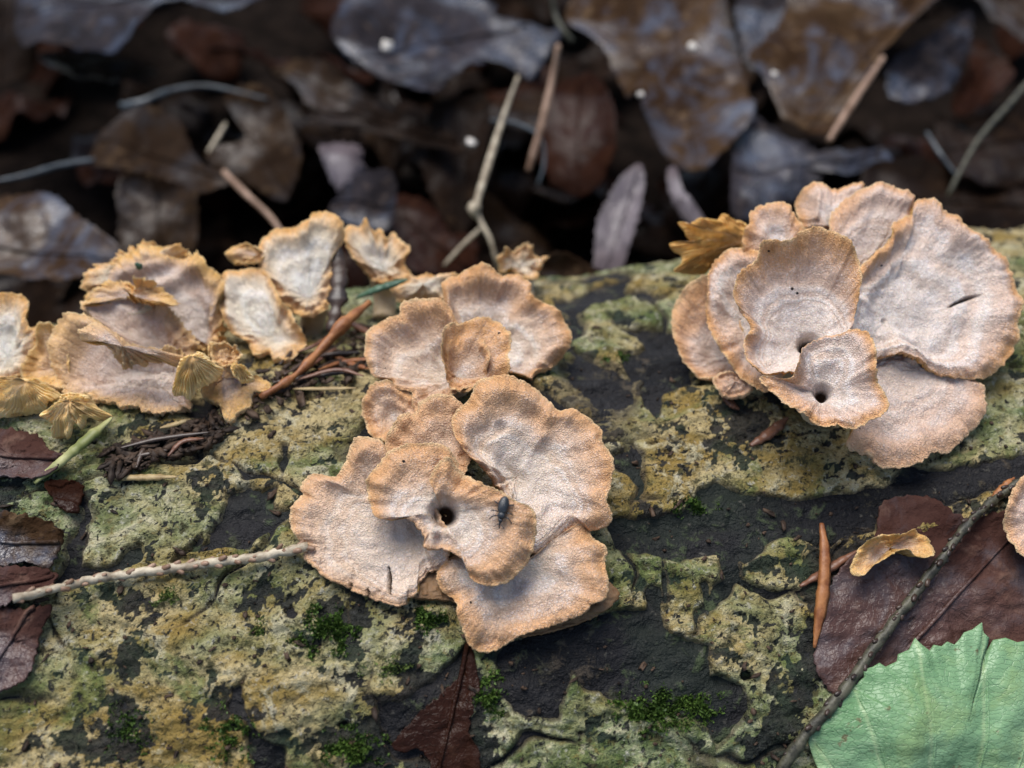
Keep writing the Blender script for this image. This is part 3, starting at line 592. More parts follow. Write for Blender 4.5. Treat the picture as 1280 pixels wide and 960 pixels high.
mushroom('largest round cap of the rosette cluster, frosted pink white with a short split', [dict(
  out=[(1080,440),(1060,405),(1062,350),(1077,335),(1090,320),(1118,294),(1120,277),(1140,264),(1150,260),(1150,247),(1162,242),(1177,246),(1187,260),(1200,265),(1210,280),(1230,292),(1247,305),(1265,322),(1280,355),(1282,380),(1277,403),(1281,420),(1272,440),(1245,465),(1216,468),(1182,462),(1153,446),(1128,437),(1107,441)],
  och=[(1118, 290, 35, 1.5), (1270, 430, 40, 1.2), (1080, 390, 50, -0.9), (1150, 450, 50, -0.6), (1085, 330, 25, 1.5)], c=(1124,382), d=13.35, n=(0.14, 0.30, 0.94), bowl=0.20, wave=0.07, ring=0.035, drop=0.06, cracks=[[(1198,376),(1208,370),(1224,364),(1236,361)]], holes=[(1120,390,0.05,0.05)], folds=[(1120,285,1090,325,0.08,0.07)])], 'cap_right', GR_)
mushroom('pink white upright cap with rolled edge, behind the funnel cap of the rosette cluster', [dict(
  out=[(1080,345),(1065,325),(1052,302),(1040,290),(1042,267),(1057,247),(1072,237),(1090,229),(1107,225),(1125,231),(1140,235),(1147,245),(1143,261),(1126,290),(1095,325)],
  och=[(1050, 260, 40, 1.0), (1090, 325, 40, -0.8)], c=(1078,322), d=13.75, n=(0.02, 0.22, 0.97), bowl=0.12, wave=0.06, drop=0.10)], 'cap_right', GR_, base=(1075,430))
mushroom('small rounded upright cap, rearmost of the rosette cluster', [dict(
  out=[(1000,256),(1005,233),(1024,224),(1045,231),(1060,228),(1082,224),(1080,246),(1060,280),(1040,300),(1005,290)], c=(1034,285), d=14.2, n=(-0.05, 0.18, 0.98), bowl=-0.06, wave=0.06, drop=0.10, folds=[(1018,275,1022,245,0.04,0.06)])], 'cap_right', GR_, base=(1040,430))
mushroom('small frilled pink cap between the yellow gilled cap and the funnel cap', [dict(
  out=[(939,275),(941,258),(966,248),(985,248),(993,260),(1004,279),(1010,295),(990,320),(953,322),(930,304),(932,287)], c=(980,308), d=13.6, n=(-0.08, 0.24, 0.96), bowl=0.08, wave=0.06, drop=0.08)], 'cap_right', GR_, base=(990,430))
mushroom('crescent-shaped pale cap cupped under the white funnel cap', [dict(
  out=[(927,305),(905,309),(892,325),(885,340),(885,355),(882,380),(885,402),(892,420),(903,437),(924,467),(941,479),(956,486),(978,470),(985,440),(978,380),(955,320)], och=[(900, 430, 50, 0.8), (890, 350, 40, -0.3)], c=(950,405), d=13.4, n=(-0.22, 0.22, 0.95), bowl=0.24, wave=0.05, drop=0.10)], 'cap_right', GR_)
mushroom('outer side cap of the rosette cluster showing an orange inner strip, close to the bark', [dict(
  out=[(842,380),(862,354),(884,346),(910,360),(930,420),(940,470),(910,482),(893,473),(874,471),(857,454),(845,429),(840,405)], och=[(868,395,32,6),(880,360,25,3)], c=(905,440), d=13.75, n=(-0.30, 0.22, 0.93), bowl=0.24, wave=0.05, drop=0.05),
  dict(out=[(893,470),(910,462),(935,470),(942,485),(930,494),(905,493),(896,482)], c=(920,476), d=13.45, bowl=0.03, wave=0.03, drop=0.05)], 'cap_right', GR_)
mushroom('small yellow cap turned over to show its gills, with three pointed lobes', [dict(flip=True, gsp=5,
  out=[(936,285),(917,275),(905,266),(895,275),(875,276),(862,282),(848,280),(857,295),(860,305),(838,306),(843,315),(852,320),(852,330),(842,339),(857,341),(880,340),(892,332),(915,330),(935,310)], c=(928,303), d=14.6, n=(-0.10, 0.15, 0.98), bowl=-0.08, wave=0.07, drop=-0.03, crn=0.8)], 'cap_right', GR_, base=(930,400))
# -- yellowish cluster by the needle litter
mushroom('pale cap with folded ochre edge standing at the end of the yellowish cluster', [dict(
  out=[(-34,372),(-10,368),(12,364),(25,371),(29,392),(36,408),(46,408),(42,432),(32,465),(5,482),(-34,478)], c=(2,445), d=14.0, n=(-0.1, 0.2, 0.97), bowl=0.10, wave=0.08, drop=0.09, mat='cap_white')], 'cap_left', GL)
mushroom('narrow ochre cup edge between the pale end cap and the grey-lilac cap', [dict(
  out=[(24,470),(30,440),(42,412),(52,402),(70,412),(80,450),(72,485),(45,485)], c=(56,455), d=13.75, n=(-0.25, 0.2, 0.95), bowl=0.20, wave=0.04, drop=0.05)], 'cap_left', GL)
mushroom('grey-lilac shell-shaped cap with wide rolled ochre edge, lowest of the yellowish cluster', [dict(
  out=[(55,440),(56,421),(72,396),(94,390),(118,398),(135,415),(160,428),(190,432),(215,432),(230,448),(228,475),(233,502),(228,515),(212,528),(180,521),(160,515),(120,508),(105,500),(85,502),(70,490),(60,465)],
  c=(182,492), d=13.45, n=(-0.08, 0.24, 0.97), bowl=0.34, pw=1.4, wave=0.08, ring=0.02, drop=0.10, crn=2.6, och=[(75,410,50,1.2),(200,515,60,-.8)]),
  dict(out=[(100,424),(106,408),(120,402),(142,413),(162,428),(192,433),(228,441),(234,448),(222,452),(205,446),(182,446),(158,454),(146,450),(134,434),(118,424)], c=(158,438), d=13.14, n=(0, 0.30, 0.95), bowl=-0.08, wave=0.10, drop=0.10, crn=3.0)], 'cap_left', GL)
mushroom('lilac cap with crumpled ochre edge in the middle of the yellowish cluster', [dict(
  out=[(116,356),(150,356),(175,371),(200,371),(212,387),(237,418),(243,432),(225,448),(187,450),(153,447),(137,420),(119,402),(97,382),(100,371)], c=(196,436), d=13.95, n=(-0.05, 0.2, 0.975), bowl=0.16, wave=0.10, drop=0.10, crn=3.4)], 'cap_left', GL)
mushroom('frilly topmost cap of the yellowish cluster with a tiny green speck on its edge', [dict(
  out=[(111,340),(141,324),(175,306),(197,304),(219,309),(244,315),(259,331),(272,343),(275,359),(262,366),(272,390),(275,415),(283,430),(262,440),(240,436),(212,400),(187,378),(150,366),(112,364),(95,376)], c=(250,425), d=14.35, n=(-0.06, 0.16, 0.985), bowl=0.12, wave=0.16, drop=0.14, crn=3.6, folds=[(190,360,250,330,0.10,0.10),(150,345,200,330,0.07,0.07)])], 'cap_left', GL)
mushroom('crumpled ochre frill squeezed between the topmost and the lilac cap of the yellowish cluster', [dict(
  out=[(98,378),(110,352),(135,342),(160,348),(190,352),(212,366),(222,384),(205,382),(180,378),(150,366),(120,370)], c=(160,366), d=14.0, n=(-0.05, 0.3, 0.95), bowl=0.10, wave=0.14, drop=0.10, crn=4.0)], 'cap_left', GL)
mushroom('second pale frill behind the topmost cap of the yellowish cluster', [dict(
  out=[(105,362),(112,336),(140,318),(172,300),(205,302),(230,312),(200,330),(150,350)], c=(165,335), d=14.6, n=(-0.05, 0.25, 0.96), bowl=0.06, wave=0.15, drop=0.10, crn=4.0, mat='cap_white')], 'cap_left', GL)
mushroom('small ochre knob at the joint between gill fan and grey-brown funnel cap', [dict(
  out=[(262,432),(275,424),(290,428),(300,440),(292,452),(276,455),(264,448)], c=(282,440), d=13.35, n=(0.05, 0.3, 0.95), bowl=0.10, wave=0.05, drop=0.08, crn=1.5, stemr=0.4)], 'cap_left', GL)
mushroom('down-turned ochre fan of gills hanging beside the shell-shaped cap', [dict(flip=True, gsp=5.5, gmat='gill_pale',
  out=[(229,447),(250,440),(266,453),(276,461),(262,478),(246,486),(237,499),(227,493),(212,492),(216,474),(221,457)], c=(246,448), d=13.15, n=(0.05, 0.1, 0.99), bowl=-0.12, wave=0.05, drop=0.05)], 'cap_left', GL)
mushroom('grey-brown lobed funnel cap with ochre lips overhanging the bark', [dict(
  out=[(262,428),(281,432),(293,449),(306,468),(322,467),(339,488),(333,497),(318,503),(316,526),(304,530),(297,541),(285,540),(279,524),(270,507),(252,492),(258,472),(260,450)], c=(276,468), d=13.55, n=(0.12, 0.22, 0.97), bowl=0.14, wave=0.08, drop=0.07),
  dict(flip=True, gsp=4.5, gmat='gill_pale', out=[(288,456),(302,454),(316,470),(306,477),(292,470)], c=(296,458), d=13.25, n=(0.1, 0.2, 0.97), bowl=-0.05, wave=0.02)], 'cap_left', GL)
mushroom('ochre gilled fan lying flat at the end of the yellowish cluster', [dict(flip=True, gsp=5, gmat='gill_pale',
  out=[(-30,476),(0,470),(25,470),(50,476),(70,490),(66,502),(45,510),(20,517),(-30,522)], c=(40,482), d=13.3, n=(-0.05, 0.3, 0.95), bowl=-0.10, wave=0.08)], 'cap_left', GL)
mushroom('star-shaped ochre gilled fan pointing down above the yellow needle', [dict(flip=True, gsp=4.5, gmat='gill_pale',
  out=[(75,496),(103,491),(116,507),(134,518),(122,525),(108,522),(102,536),(93,528),(90,543),(75,548),(60,545),(66,530),(53,519),(62,506)], c=(92,503), d=13.0, n=(0, 0.15, 0.98), bowl=-0.08, wave=0.08, crn=0.8)], 'cap_left', GL)
mushroom('cream white broken cap with ochre edge standing on the needle litter', [dict(
  out=[(275,337),(290,332),(305,330),(319,328),(332,345),(347,370),(365,395),(378,422),(370,440),(355,460),(335,455),(312,440),(305,425),(284,412),(275,390),(268,368)], c=(335,415), d=14.35, n=(-0.10, 0.18, 0.98), bowl=0.14, wave=0.10, drop=0.08, holes=[(322,432,0.05,0.05),(353,443,0.05,0.05)], mat='cap_white')], 'cap_white', GL)
mushroom('tall white upright cap with scalloped orange edge and a small side ear', [dict(
  out=[(322,300),(337,285),(352,282),(367,281),(382,275),(390,264),(407,261),(422,270),(427,284),(423,302),(416,315),(416,350),(408,380),(390,392),(370,392),(347,372),(331,347),(320,328)], c=(384,368), d=14.65, n=(-0.08, 0.14, 0.985), bowl=0.08, wave=0.07, drop=0.10, mat='cap_white'),
  dict(out=[(279,315),(282,305),(297,301),(317,306),(327,315),(318,326),(303,328),(287,325)], c=(318,316), d=14.72, n=(-0.1, 0.2, 0.97), bowl=0.05, wave=0.04, drop=0.08, mat='cap_left')], 'cap_white', GL, base=(385,420))
mushroom('torn white cap with ragged orange teeth along its upper edge', [dict(
  out=[(427,290),(435,277),(448,280),(457,272),(463,284),(467,286),(475,282),(482,295),(490,284),(500,297),(512,310),(505,325),(512,342),(485,350),(468,350),(455,337),(440,320),(432,305)], c=(478,335), d=15.2, n=(0.02, 0.16, 0.985), bowl=0.10, wave=0.10, drop=0.08, crn=2.2, mat='cap_white')], 'cap_white', GL, base=(480,400))
mushroom('pale yellow cap fragment behind the swirl-shaped cap', [dict(
  out=[(488,362),(500,350),(515,342),(552,342),(575,350),(560,375),(522,372),(500,378)], c=(530,360), d=15.0, n=(0, 0.4, 0.92), bowl=-0.06, wave=0.08, crn=2.0, mat='cap_white')], 'cap_white', GL)
mushroom('small crumpled white cap fragment standing behind the rearmost zoned cap', [dict(
  out=[(622,318),(643,309),(651,306),(660,302),(666,312),(672,317),(685,320),(676,330),(668,348),(650,345),(638,338),(625,333)], c=(650,328), d=15.9, n=(0, 0.2, 0.98), bowl=0.10, wave=0.14, crn=2.2, mat='cap_white')], 'cap_white', GL, base=(655,375))
# -- two single caps
mushroom('small curled tan cap lying on the red-brown dead leaf', [dict(
  out=[(1067,714),(1072,693),(1084,677),(1109,666),(1126,668),(1147,660),(1163,666),(1173,678),(1167,693),(1151,697),(1132,686),(1109,697),(1090,709),(1080,719)], c=(1122,680), d=12.25, n=(0, 0.3, 0.95), bowl=0.16, wave=0.10, drop=0.05, mat='cap_left', th=0.08)], 'cap_left', None, stem=True)
mushroom('pale cap with saw-toothed ochre edge standing alone beside the red-brown dead leaf', [dict(
  out=[(1274,602),(1290,592),(1330,600),(1345,650),(1320,695),(1290,700),(1278,690),(1268,668),(1260,640),(1266,618)], c=(1312,648), d=12.35, n=(0.0, 0.3, 0.95), bowl=0.12, wave=0.05, drop=0.06)], 'cap_right', None)

# ------------------------------------------------------------------ leaves
def leaf_mesh(root, P, nrm, rr, rim, closed_ns, mat, thick=0.025, name='blade', extra=None):
    nr, ns = rr.shape; B = P - nrm * thick
    at = {'rad': np.vstack([rr, rr[-1:]]), 'rim': np.vstack([rim, rim[-1:] * 0])}
    if extra is not None: at.update({k: np.vstack([v, v[-1:]]) for k, v in extra.items()})
    V = np.concatenate([P, B[-1:]], 0)
    a = mesh_obj(name, V, grid_faces(nr + 1, ns, True), mat, root, attrs=at)
    # the under face belongs to the same blade: appended as a second sheet
    return a
def leaf(label, out, mat, mode='ground', hz=1.0, n=(0, 0.65, 0.76), curl=0.25, rough=0.25, axis=None, fold=0.15, crn=3.6, nr=22, ns=120, group='dead leaves of the litter behind the log', name='dead_leaf', h=0.10, rib=True, ribmat=None, c=None, cat='leaf', flatc=0.0):
    SEED[0] += 1; sd_ = SEED[0]
    O, L = spline(out, ns); c = np.mean(O, axis=0) if c is None else np.array(c, float)
    dv = O - c; ln = np.linalg.norm(dv, axis=1, keepdims=True) + 1e-6; tt = np.arange(ns) * L / ns
    jag = crn * fbm(tt / 8.0 + sd_ * 3.3, tt * 0 + sd_, 3, 0.6) * np.minimum(1, np.minimum(np.arange(ns), ns - np.arange(ns)) / 4.0)
    O = O + dv / ln * jag[:, None]
    r = np.linspace(0, 1, nr); PX = c + (O - c)[None] * r[:, None, None]; rr = r[:, None] + np.zeros((1, ns))
    if axis is None:                       # longest direction of the outline
        q = dv - dv.mean(0); w_, v_ = np.linalg.eigh(q.T @ q); e_ = v_[:, 1]; k = dv @ e_; axis = (c + e_ * k.min() * 0.92, c + e_ * k.max() * 0.92)
    A0, A1 = np.array(axis[0], float), np.array(axis[1], float); ax2 = (A1 - A0) / np.linalg.norm(A1 - A0)
    if mode == 'ground':
        nn = ncam(n); p0 = on_ground(c[0], c[1], hz); base = lambda X: onto_plane(X[..., 0], X[..., 1], p0, nn)
        P = base(PX); nv = np.broadcast_to(nn, P.shape)
    else:
        P = surf(PX[..., 0], PX[..., 1], h) if mode == 'log' else cyl_hit(PX[..., 0], PX[..., 1], h)
        if mode == 'log':
            Pc = cyl_hit(PX[..., 0], PX[..., 1], h + 0.12); P = 0.5 * P + 0.5 * Pc
        nv = log_normal(P); p0 = P[0, 0]
    scale = np.linalg.norm(P[-1] - p0, axis=1).mean() / (np.linalg.norm(PX[-1] - c, axis=1).mean())
    D = PX - A0; al = (D @ ax2) * scale; ac = (D @ np.array([-ax2[1], ax2[0]])) * scale
    H = fold * np.abs(ac) * (1 - np.exp(-np.abs(ac) * 3)) + curl * (rr ** 2) * pn(al * 0.35 + sd_ * 2.7, ac * 0.35 + sd_) * 2 + rough * 0.4 * fbm(al * 0.9 + sd_, ac * 0.9 + 3 * sd_, 3)
    H = H + 0.02 * np.sin((al + np.abs(ac) * 0.7) * 7.0 + sd_) * sstep(0.02, 0.3, np.abs(ac))
    P = P + nv * H[..., None]
    if mode != 'ground': P = keep_off_log(P, -0.05)
    root = thing(name, label, cat, P[-1, 0], group)
    rim = (1 - rr) * np.linalg.norm(P[-1] - p0, axis=1)[None]
    leaf_mesh(root, P, nv, rr, rim, ns, mat)
    if rib:
        t = np.linspace(0.0, 1.0, 26)[:, None]; ap = A0 + (A1 - A0) * t
        # nearest blade point under the rib
        F_ = PX.reshape(-1, 2); G_ = P.reshape(-1, 3); rp = []
        for q in ap:
            d2 = ((F_ - q) ** 2).sum(1); k = np.argsort(d2)[:6]; w8 = 1 / (d2[k] + 1.0); rp.append((G_[k] * w8[:, None]).sum(0) / w8.sum())
        rp = np.array(rp); rp[1:-1] = (rp[:-2] + rp[1:-1] + rp[2:]) / 3; rp = rp + nv[0, 0] * 0.02
        V, Fq, Ft = tube(rp, np.linspace(0.05, 0.018, 26) * (1.0 if mode == 'ground' else 0.6), 6); mesh_obj('midrib', V, Fq, ribmat or mat, root, Ft=Ft)
    return root
LB_ = leaf
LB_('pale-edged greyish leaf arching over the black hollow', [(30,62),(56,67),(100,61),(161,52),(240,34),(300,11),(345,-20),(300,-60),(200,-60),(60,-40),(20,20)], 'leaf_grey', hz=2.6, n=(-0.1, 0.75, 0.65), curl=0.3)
LB_('narrow brown leaf lying in the hollow under the arching greyish leaf', [(50,74),(85,66),(120,66),(170,82),(200,100),(160,108),(110,106),(75,99)], 'leaf_brown', hz=1.6)
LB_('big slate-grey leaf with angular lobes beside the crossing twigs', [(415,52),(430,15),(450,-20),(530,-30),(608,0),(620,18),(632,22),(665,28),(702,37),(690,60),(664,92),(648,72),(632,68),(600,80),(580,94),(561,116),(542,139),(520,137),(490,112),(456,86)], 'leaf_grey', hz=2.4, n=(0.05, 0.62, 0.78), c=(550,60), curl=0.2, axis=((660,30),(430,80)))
LB_('olive brown leaf under the big slate-grey leaf', [(338,78),(380,78),(430,98),(480,128),(500,150),(440,146),(388,140),(368,110)], 'leaf_brown', hz=1.7)
LB_('long dark brown folded leaf running below the slate-grey leaf', [(395,128),(470,140),(530,155),(572,176),(576,194),(540,185),(450,158),(400,150)], 'leaf_dark', hz=1.7)
LB_('dull brown hooked leaf joined to a long stalk', [(281,127),(330,127),(360,165),(378,210),(352,246),(300,220),(255,192),(311,169)], 'leaf_brown', hz=1.2, n=(0.1, 0.6, 0.8))
LB_('flat olive-brown leaf in the dark hollow behind the topmost yellowish cap', [(112,199),(127,161),(180,146),(225,157),(246,195),(288,225),(262,234),(210,234),(161,219)], 'leaf_brown', hz=1.4, n=(0, 0.6, 0.8))
LB_('squarish dark leaf just behind the topmost yellowish cap', [(161,225),(240,238),(250,262),(234,320),(161,325),(152,277)], 'leaf_brown', hz=1.0, n=(0, 0.3, 0.95))
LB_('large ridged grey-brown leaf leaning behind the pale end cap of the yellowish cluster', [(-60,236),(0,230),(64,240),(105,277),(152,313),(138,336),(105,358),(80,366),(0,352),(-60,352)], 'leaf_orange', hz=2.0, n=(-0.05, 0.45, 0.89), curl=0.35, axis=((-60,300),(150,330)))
LB_('small pale lilac leaf tip with toothed edge', [(400,187),(422,176),(449,180),(450,214),(430,234),(411,217)], 'leaf_pale', hz=1.9, n=(0, 0.45, 0.89), rib=False)
LB_('grey-brown leaf right behind the torn white cap', [(411,247),(445,225),(490,225),(496,262),(484,292),(437,278),(420,264)], 'leaf_grey', hz=1.7, n=(0, 0.5, 0.86))
LB_('dark red-brown leaf in shade between torn white cap and forked twig', [(488,252),(520,245),(545,260),(567,290),(595,288),(590,335),(520,345),(493,320)], 'leaf_red', hz=0.9, n=(0, 0.4, 0.9))
LB_('dark brown pointed leaf behind the forked pale twig', [(546,127),(587,124),(610,142),(603,210),(588,283),(568,291),(542,249),(520,180),(532,150)], 'leaf_dark', hz=1.2, n=(0.15, 0.4, 0.9))
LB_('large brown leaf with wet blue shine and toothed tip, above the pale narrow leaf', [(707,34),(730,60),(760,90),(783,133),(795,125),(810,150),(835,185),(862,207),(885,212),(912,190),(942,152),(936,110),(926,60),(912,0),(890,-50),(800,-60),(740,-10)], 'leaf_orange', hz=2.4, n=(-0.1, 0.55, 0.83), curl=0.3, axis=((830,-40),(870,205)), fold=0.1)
LB_('rust red leaf between the reddish twig and the large shiny leaf', [(685,109),(737,90),(767,142),(770,202),(730,242),(685,225),(676,180)], 'leaf_red', hz=1.5, n=(-0.2, 0.45, 0.87))
LB_('pale narrow leaf standing on edge behind the log', [(797,206),(806,225),(797,285),(775,340),(745,348),(748,285),(767,240)], 'leaf_pale', hz=1.4, n=(-0.3, 0.3, 0.9), curl=0.1, fold=0.4)
LB_('thin violet-grey curled leaf strip', [(834,214),(845,213),(856,240),(884,260),(871,267),(842,247)], 'leaf_pale', hz=1.7, rib=False)
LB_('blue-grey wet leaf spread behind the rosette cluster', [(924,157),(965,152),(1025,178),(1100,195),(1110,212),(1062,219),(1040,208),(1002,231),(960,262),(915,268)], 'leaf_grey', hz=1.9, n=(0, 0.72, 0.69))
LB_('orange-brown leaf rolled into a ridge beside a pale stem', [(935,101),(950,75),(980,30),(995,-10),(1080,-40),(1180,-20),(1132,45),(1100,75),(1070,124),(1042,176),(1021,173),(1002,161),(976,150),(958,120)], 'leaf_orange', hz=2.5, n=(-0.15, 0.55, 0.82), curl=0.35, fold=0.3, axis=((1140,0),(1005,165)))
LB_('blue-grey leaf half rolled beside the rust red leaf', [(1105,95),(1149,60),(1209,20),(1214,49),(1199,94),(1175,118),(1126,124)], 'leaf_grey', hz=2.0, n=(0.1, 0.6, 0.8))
LB_('rust red leaf beside the blue-grey rolled leaf', [(1216,47),(1252,60),(1260,112),(1222,146),(1186,142),(1207,94)], 'leaf_red', hz=1.6)
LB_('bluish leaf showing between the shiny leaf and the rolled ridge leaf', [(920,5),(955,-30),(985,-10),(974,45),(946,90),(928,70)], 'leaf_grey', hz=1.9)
LB_('brown leaf in the corner above the long thin twig', [(1205,-5),(1240,-30),(1310,-20),(1310,60),(1270,70),(1230,40)], 'leaf_brown', hz=2.0)
LB_('olive brown leaf crossing under the long thin twig', [(1170,150),(1230,150),(1310,120),(1320,200),(1260,230),(1190,215)], 'leaf_dark', hz=1.2)
LB_('dark purple-brown leaf behind the frosted caps of the rosette cluster', [(1080,215),(1150,205),(1220,225),(1310,215),(1310,290),(1180,300),(1090,270)], 'leaf_dark', hz=0.8)
LB_('grey leaf corner beside the arching greyish leaf', [(-40,-30),(30,-40),(50,20),(40,70),(10,95),(-40,80)], 'leaf_dark', hz=1.8)
LB_('small brown leaf chip wedged behind the log ridge beside the zoned cap', [(672,346),(690,332),(712,327),(738,334),(758,342),(745,356),(710,360),(685,362)], 'leaf_brown', hz=2.6, n=(0, 0.5, 0.86), rib=False, nr=12, ns=60)
# filler leaves lower in the litter
def leaf_shape(n=64, wd=0.62):
    t = np.linspace(0, 1, n // 2); up_ = wd * 0.5 * np.sin(np.pi * t ** 0.85) ** 0.9
    return np.vstack([np.stack([t, up_], -1), np.stack([t[::-1], -up_[::-1]], -1)[1:-1]])
def litter_leaf(mat, label, i, p, size, yaw, tilt, roll):
    sd_ = 500 + i; sh = leaf_shape(56, random.uniform(0.5, 0.75)); ns = len(sh); nr = 9
    cc = np.array([0.5, 0.0]); dv = sh - cc; k = np.arange(ns); sh = sh + dv * (0.05 * fbm(k * 0.35 + sd_, k * 0 + sd_, 2))[:, None]
    r = np.linspace(0, 1, nr); Q = cc + (sh - cc)[None] * r[:, None, None]; x, y = Q[..., 0] - 0.5, Q[..., 1]
    z = 0.25 * np.abs(y) * random.uniform(-0.6, 1.2) + random.uniform(-0.5, 0.5) * x * x + 0.18 * fbm(x * 2.2 + sd_, y * 2.2 + sd_ * 2, 3)
    L = np.stack([x, y, z], -1) * size
    cy, sy_, ct, st_, cr, sr = math.cos(yaw), math.sin(yaw), math.cos(tilt), math.sin(tilt), math.cos(roll), math.sin(roll)
    RM = np.array([[cy, -sy_, 0], [sy_, cy, 0], [0, 0, 1]]) @ np.array([[ct, 0, st_], [0, 1, 0], [-st_, 0, ct]]) @ np.array([[1, 0, 0], [0, cr, -sr], [0, sr, cr]])
    P = L @ RM.T + p; rr = r[:, None] + np.zeros((1, ns))
    root = thing('dead_leaf', label, 'leaf', P[-1, 0], 'dead leaves of the litter behind the log')
    leaf_mesh(root, P, np.broadcast_to(RM[:, 2], P.shape), rr, (1 - rr) * size * 0.4, ns, mat)
    mid = np.stack([np.linspace(-0.48, 0.48, 12), np.zeros(12), 0 * np.zeros(12)], -1)
    mz = [L[np.unravel_index(np.argmin((L[..., 0] / size - q[0]) ** 2 + (L[..., 1] / size) ** 2), L.shape[:2])][2] for q in mid]
    mid = mid * size; mid[:, 2] = np.array(mz) + 0.02
    V, Fq, Ft = tube(mid @ RM.T + p, np.linspace(0.05, 0.02, 12), 5); mesh_obj('midrib', V, Fq, mat, root, Ft=Ft)
pool = [('leaf_dark', 'dark brown dead leaf sunk deep in the litter behind the log'), ('leaf_dark', 'dark brown dead leaf sunk deep in the litter behind the log'),
        ('leaf_brown', 'mid brown dead leaf lying low in the litter behind the log'), ('leaf_red', 'rust brown dead leaf lying low in the litter behind the log'), ('leaf_dark', 'dark brown dead leaf sunk deep in the litter behind the log')]
for i in range(120):
    y = random.uniform(6.0, 34.0); x = random.uniform(-17, 19) * (0.55 + 0.5 * y / 34); mt, lb = random.choice(pool)
    q_ = np.array([x, y, GROUND]) - CAM; qx, qy = 640 + FPX * (q_ @ XR) / (q_ @ XF), 480 - FPX * (q_ @ XU) / (q_ @ XF)
    if not (-90 < qx < 1370 and qy > -110): continue
    z = GROUND - 1.7 + random.uniform(0.0, 1.2) + 0.03 * (y - 6)
    litter_leaf(mt, lb, i, np.array([x, y, z]), random.uniform(3.2, 5.5), random.uniform(0, 6.28), random.uniform(-0.45, 0.45), random.uniform(-0.5, 0.5))

# -- leaves lying on the log
OWN = None
leaf('red-brown wet dead leaf plastered on the log under the spruce twig', [(1095,668),(1105,627),(1160,622),(1205,647),(1250,640),(1310,636),(1320,800),(1240,860),(1160,860),(1110,870),(1060,880),(1022,835),(1030,760),(1037,735),(1060,700)], 'leaf_purple', 'log', h=0.05, curl=0.05, rough=0.08, fold=0.0, group=OWN, axis=((1100,850),(1290,640)), nr=40, ns=200, c=(1170,750))
leaf('thin dark red leaf remnant pressed flat on the mossy bark', [(584,800),(592,815),(596,836),(600,862),(588,870),(592,889),(586,915),(600,945),(590,990),(548,985),(535,948),(519,936),(505,940),(490,932),(519,896),(545,874),(560,858),(579,840)], 'leaf_red', 'log', h=0.03, curl=0.02, rough=0.05, fold=0.0, group=OWN, nr=26, ns=140, c=(562,900), axis=((585,805),(545,980)))
leaf('brown curled leaf tip over the end of the pale twig', [(-30,645),(0,645),(31,650),(60,656),(80,668),(80,680),(60,710),(34,704),(0,708),(-30,710)], 'leaf_orange', 'log', h=0.10, curl=0.15, rough=0.2, group=OWN)
leaf('crumpled purple-brown leaf under the end of the pale twig', [(-30,714),(28,708),(59,712),(73,722),(60,740),(30,748),(-30,760)], 'leaf_purple', 'log', h=0.14, curl=0.15, rough=0.25, group=OWN)
leaf('dull grey-brown leaf below the pale twig at the edge of the green lichen', [(-30,765),(34,760),(64,756),(54,781),(46,800),(34,844),(0,864),(-30,870)], 'leaf_purple', 'log', h=0.10, curl=0.12, rough=0.2, group=OWN)
leaf('wet pinkish brown leaf under the gilled fans of the yellowish cluster', [(-30,540),(41,538),(60,560),(80,570),(70,590),(50,598),(0,597),(-30,596)], 'leaf_purple', 'log', h=0.12, curl=0.15, rough=0.2, group=OWN)
leaf('small dark red leaf scrap below the yellow needle', [(56,606),(80,600),(102,606),(96,638),(76,635)], 'leaf_red', 'log', h=0.06, curl=0.1, rough=0.1, group=OWN, rib=False, nr=12, ns=60)

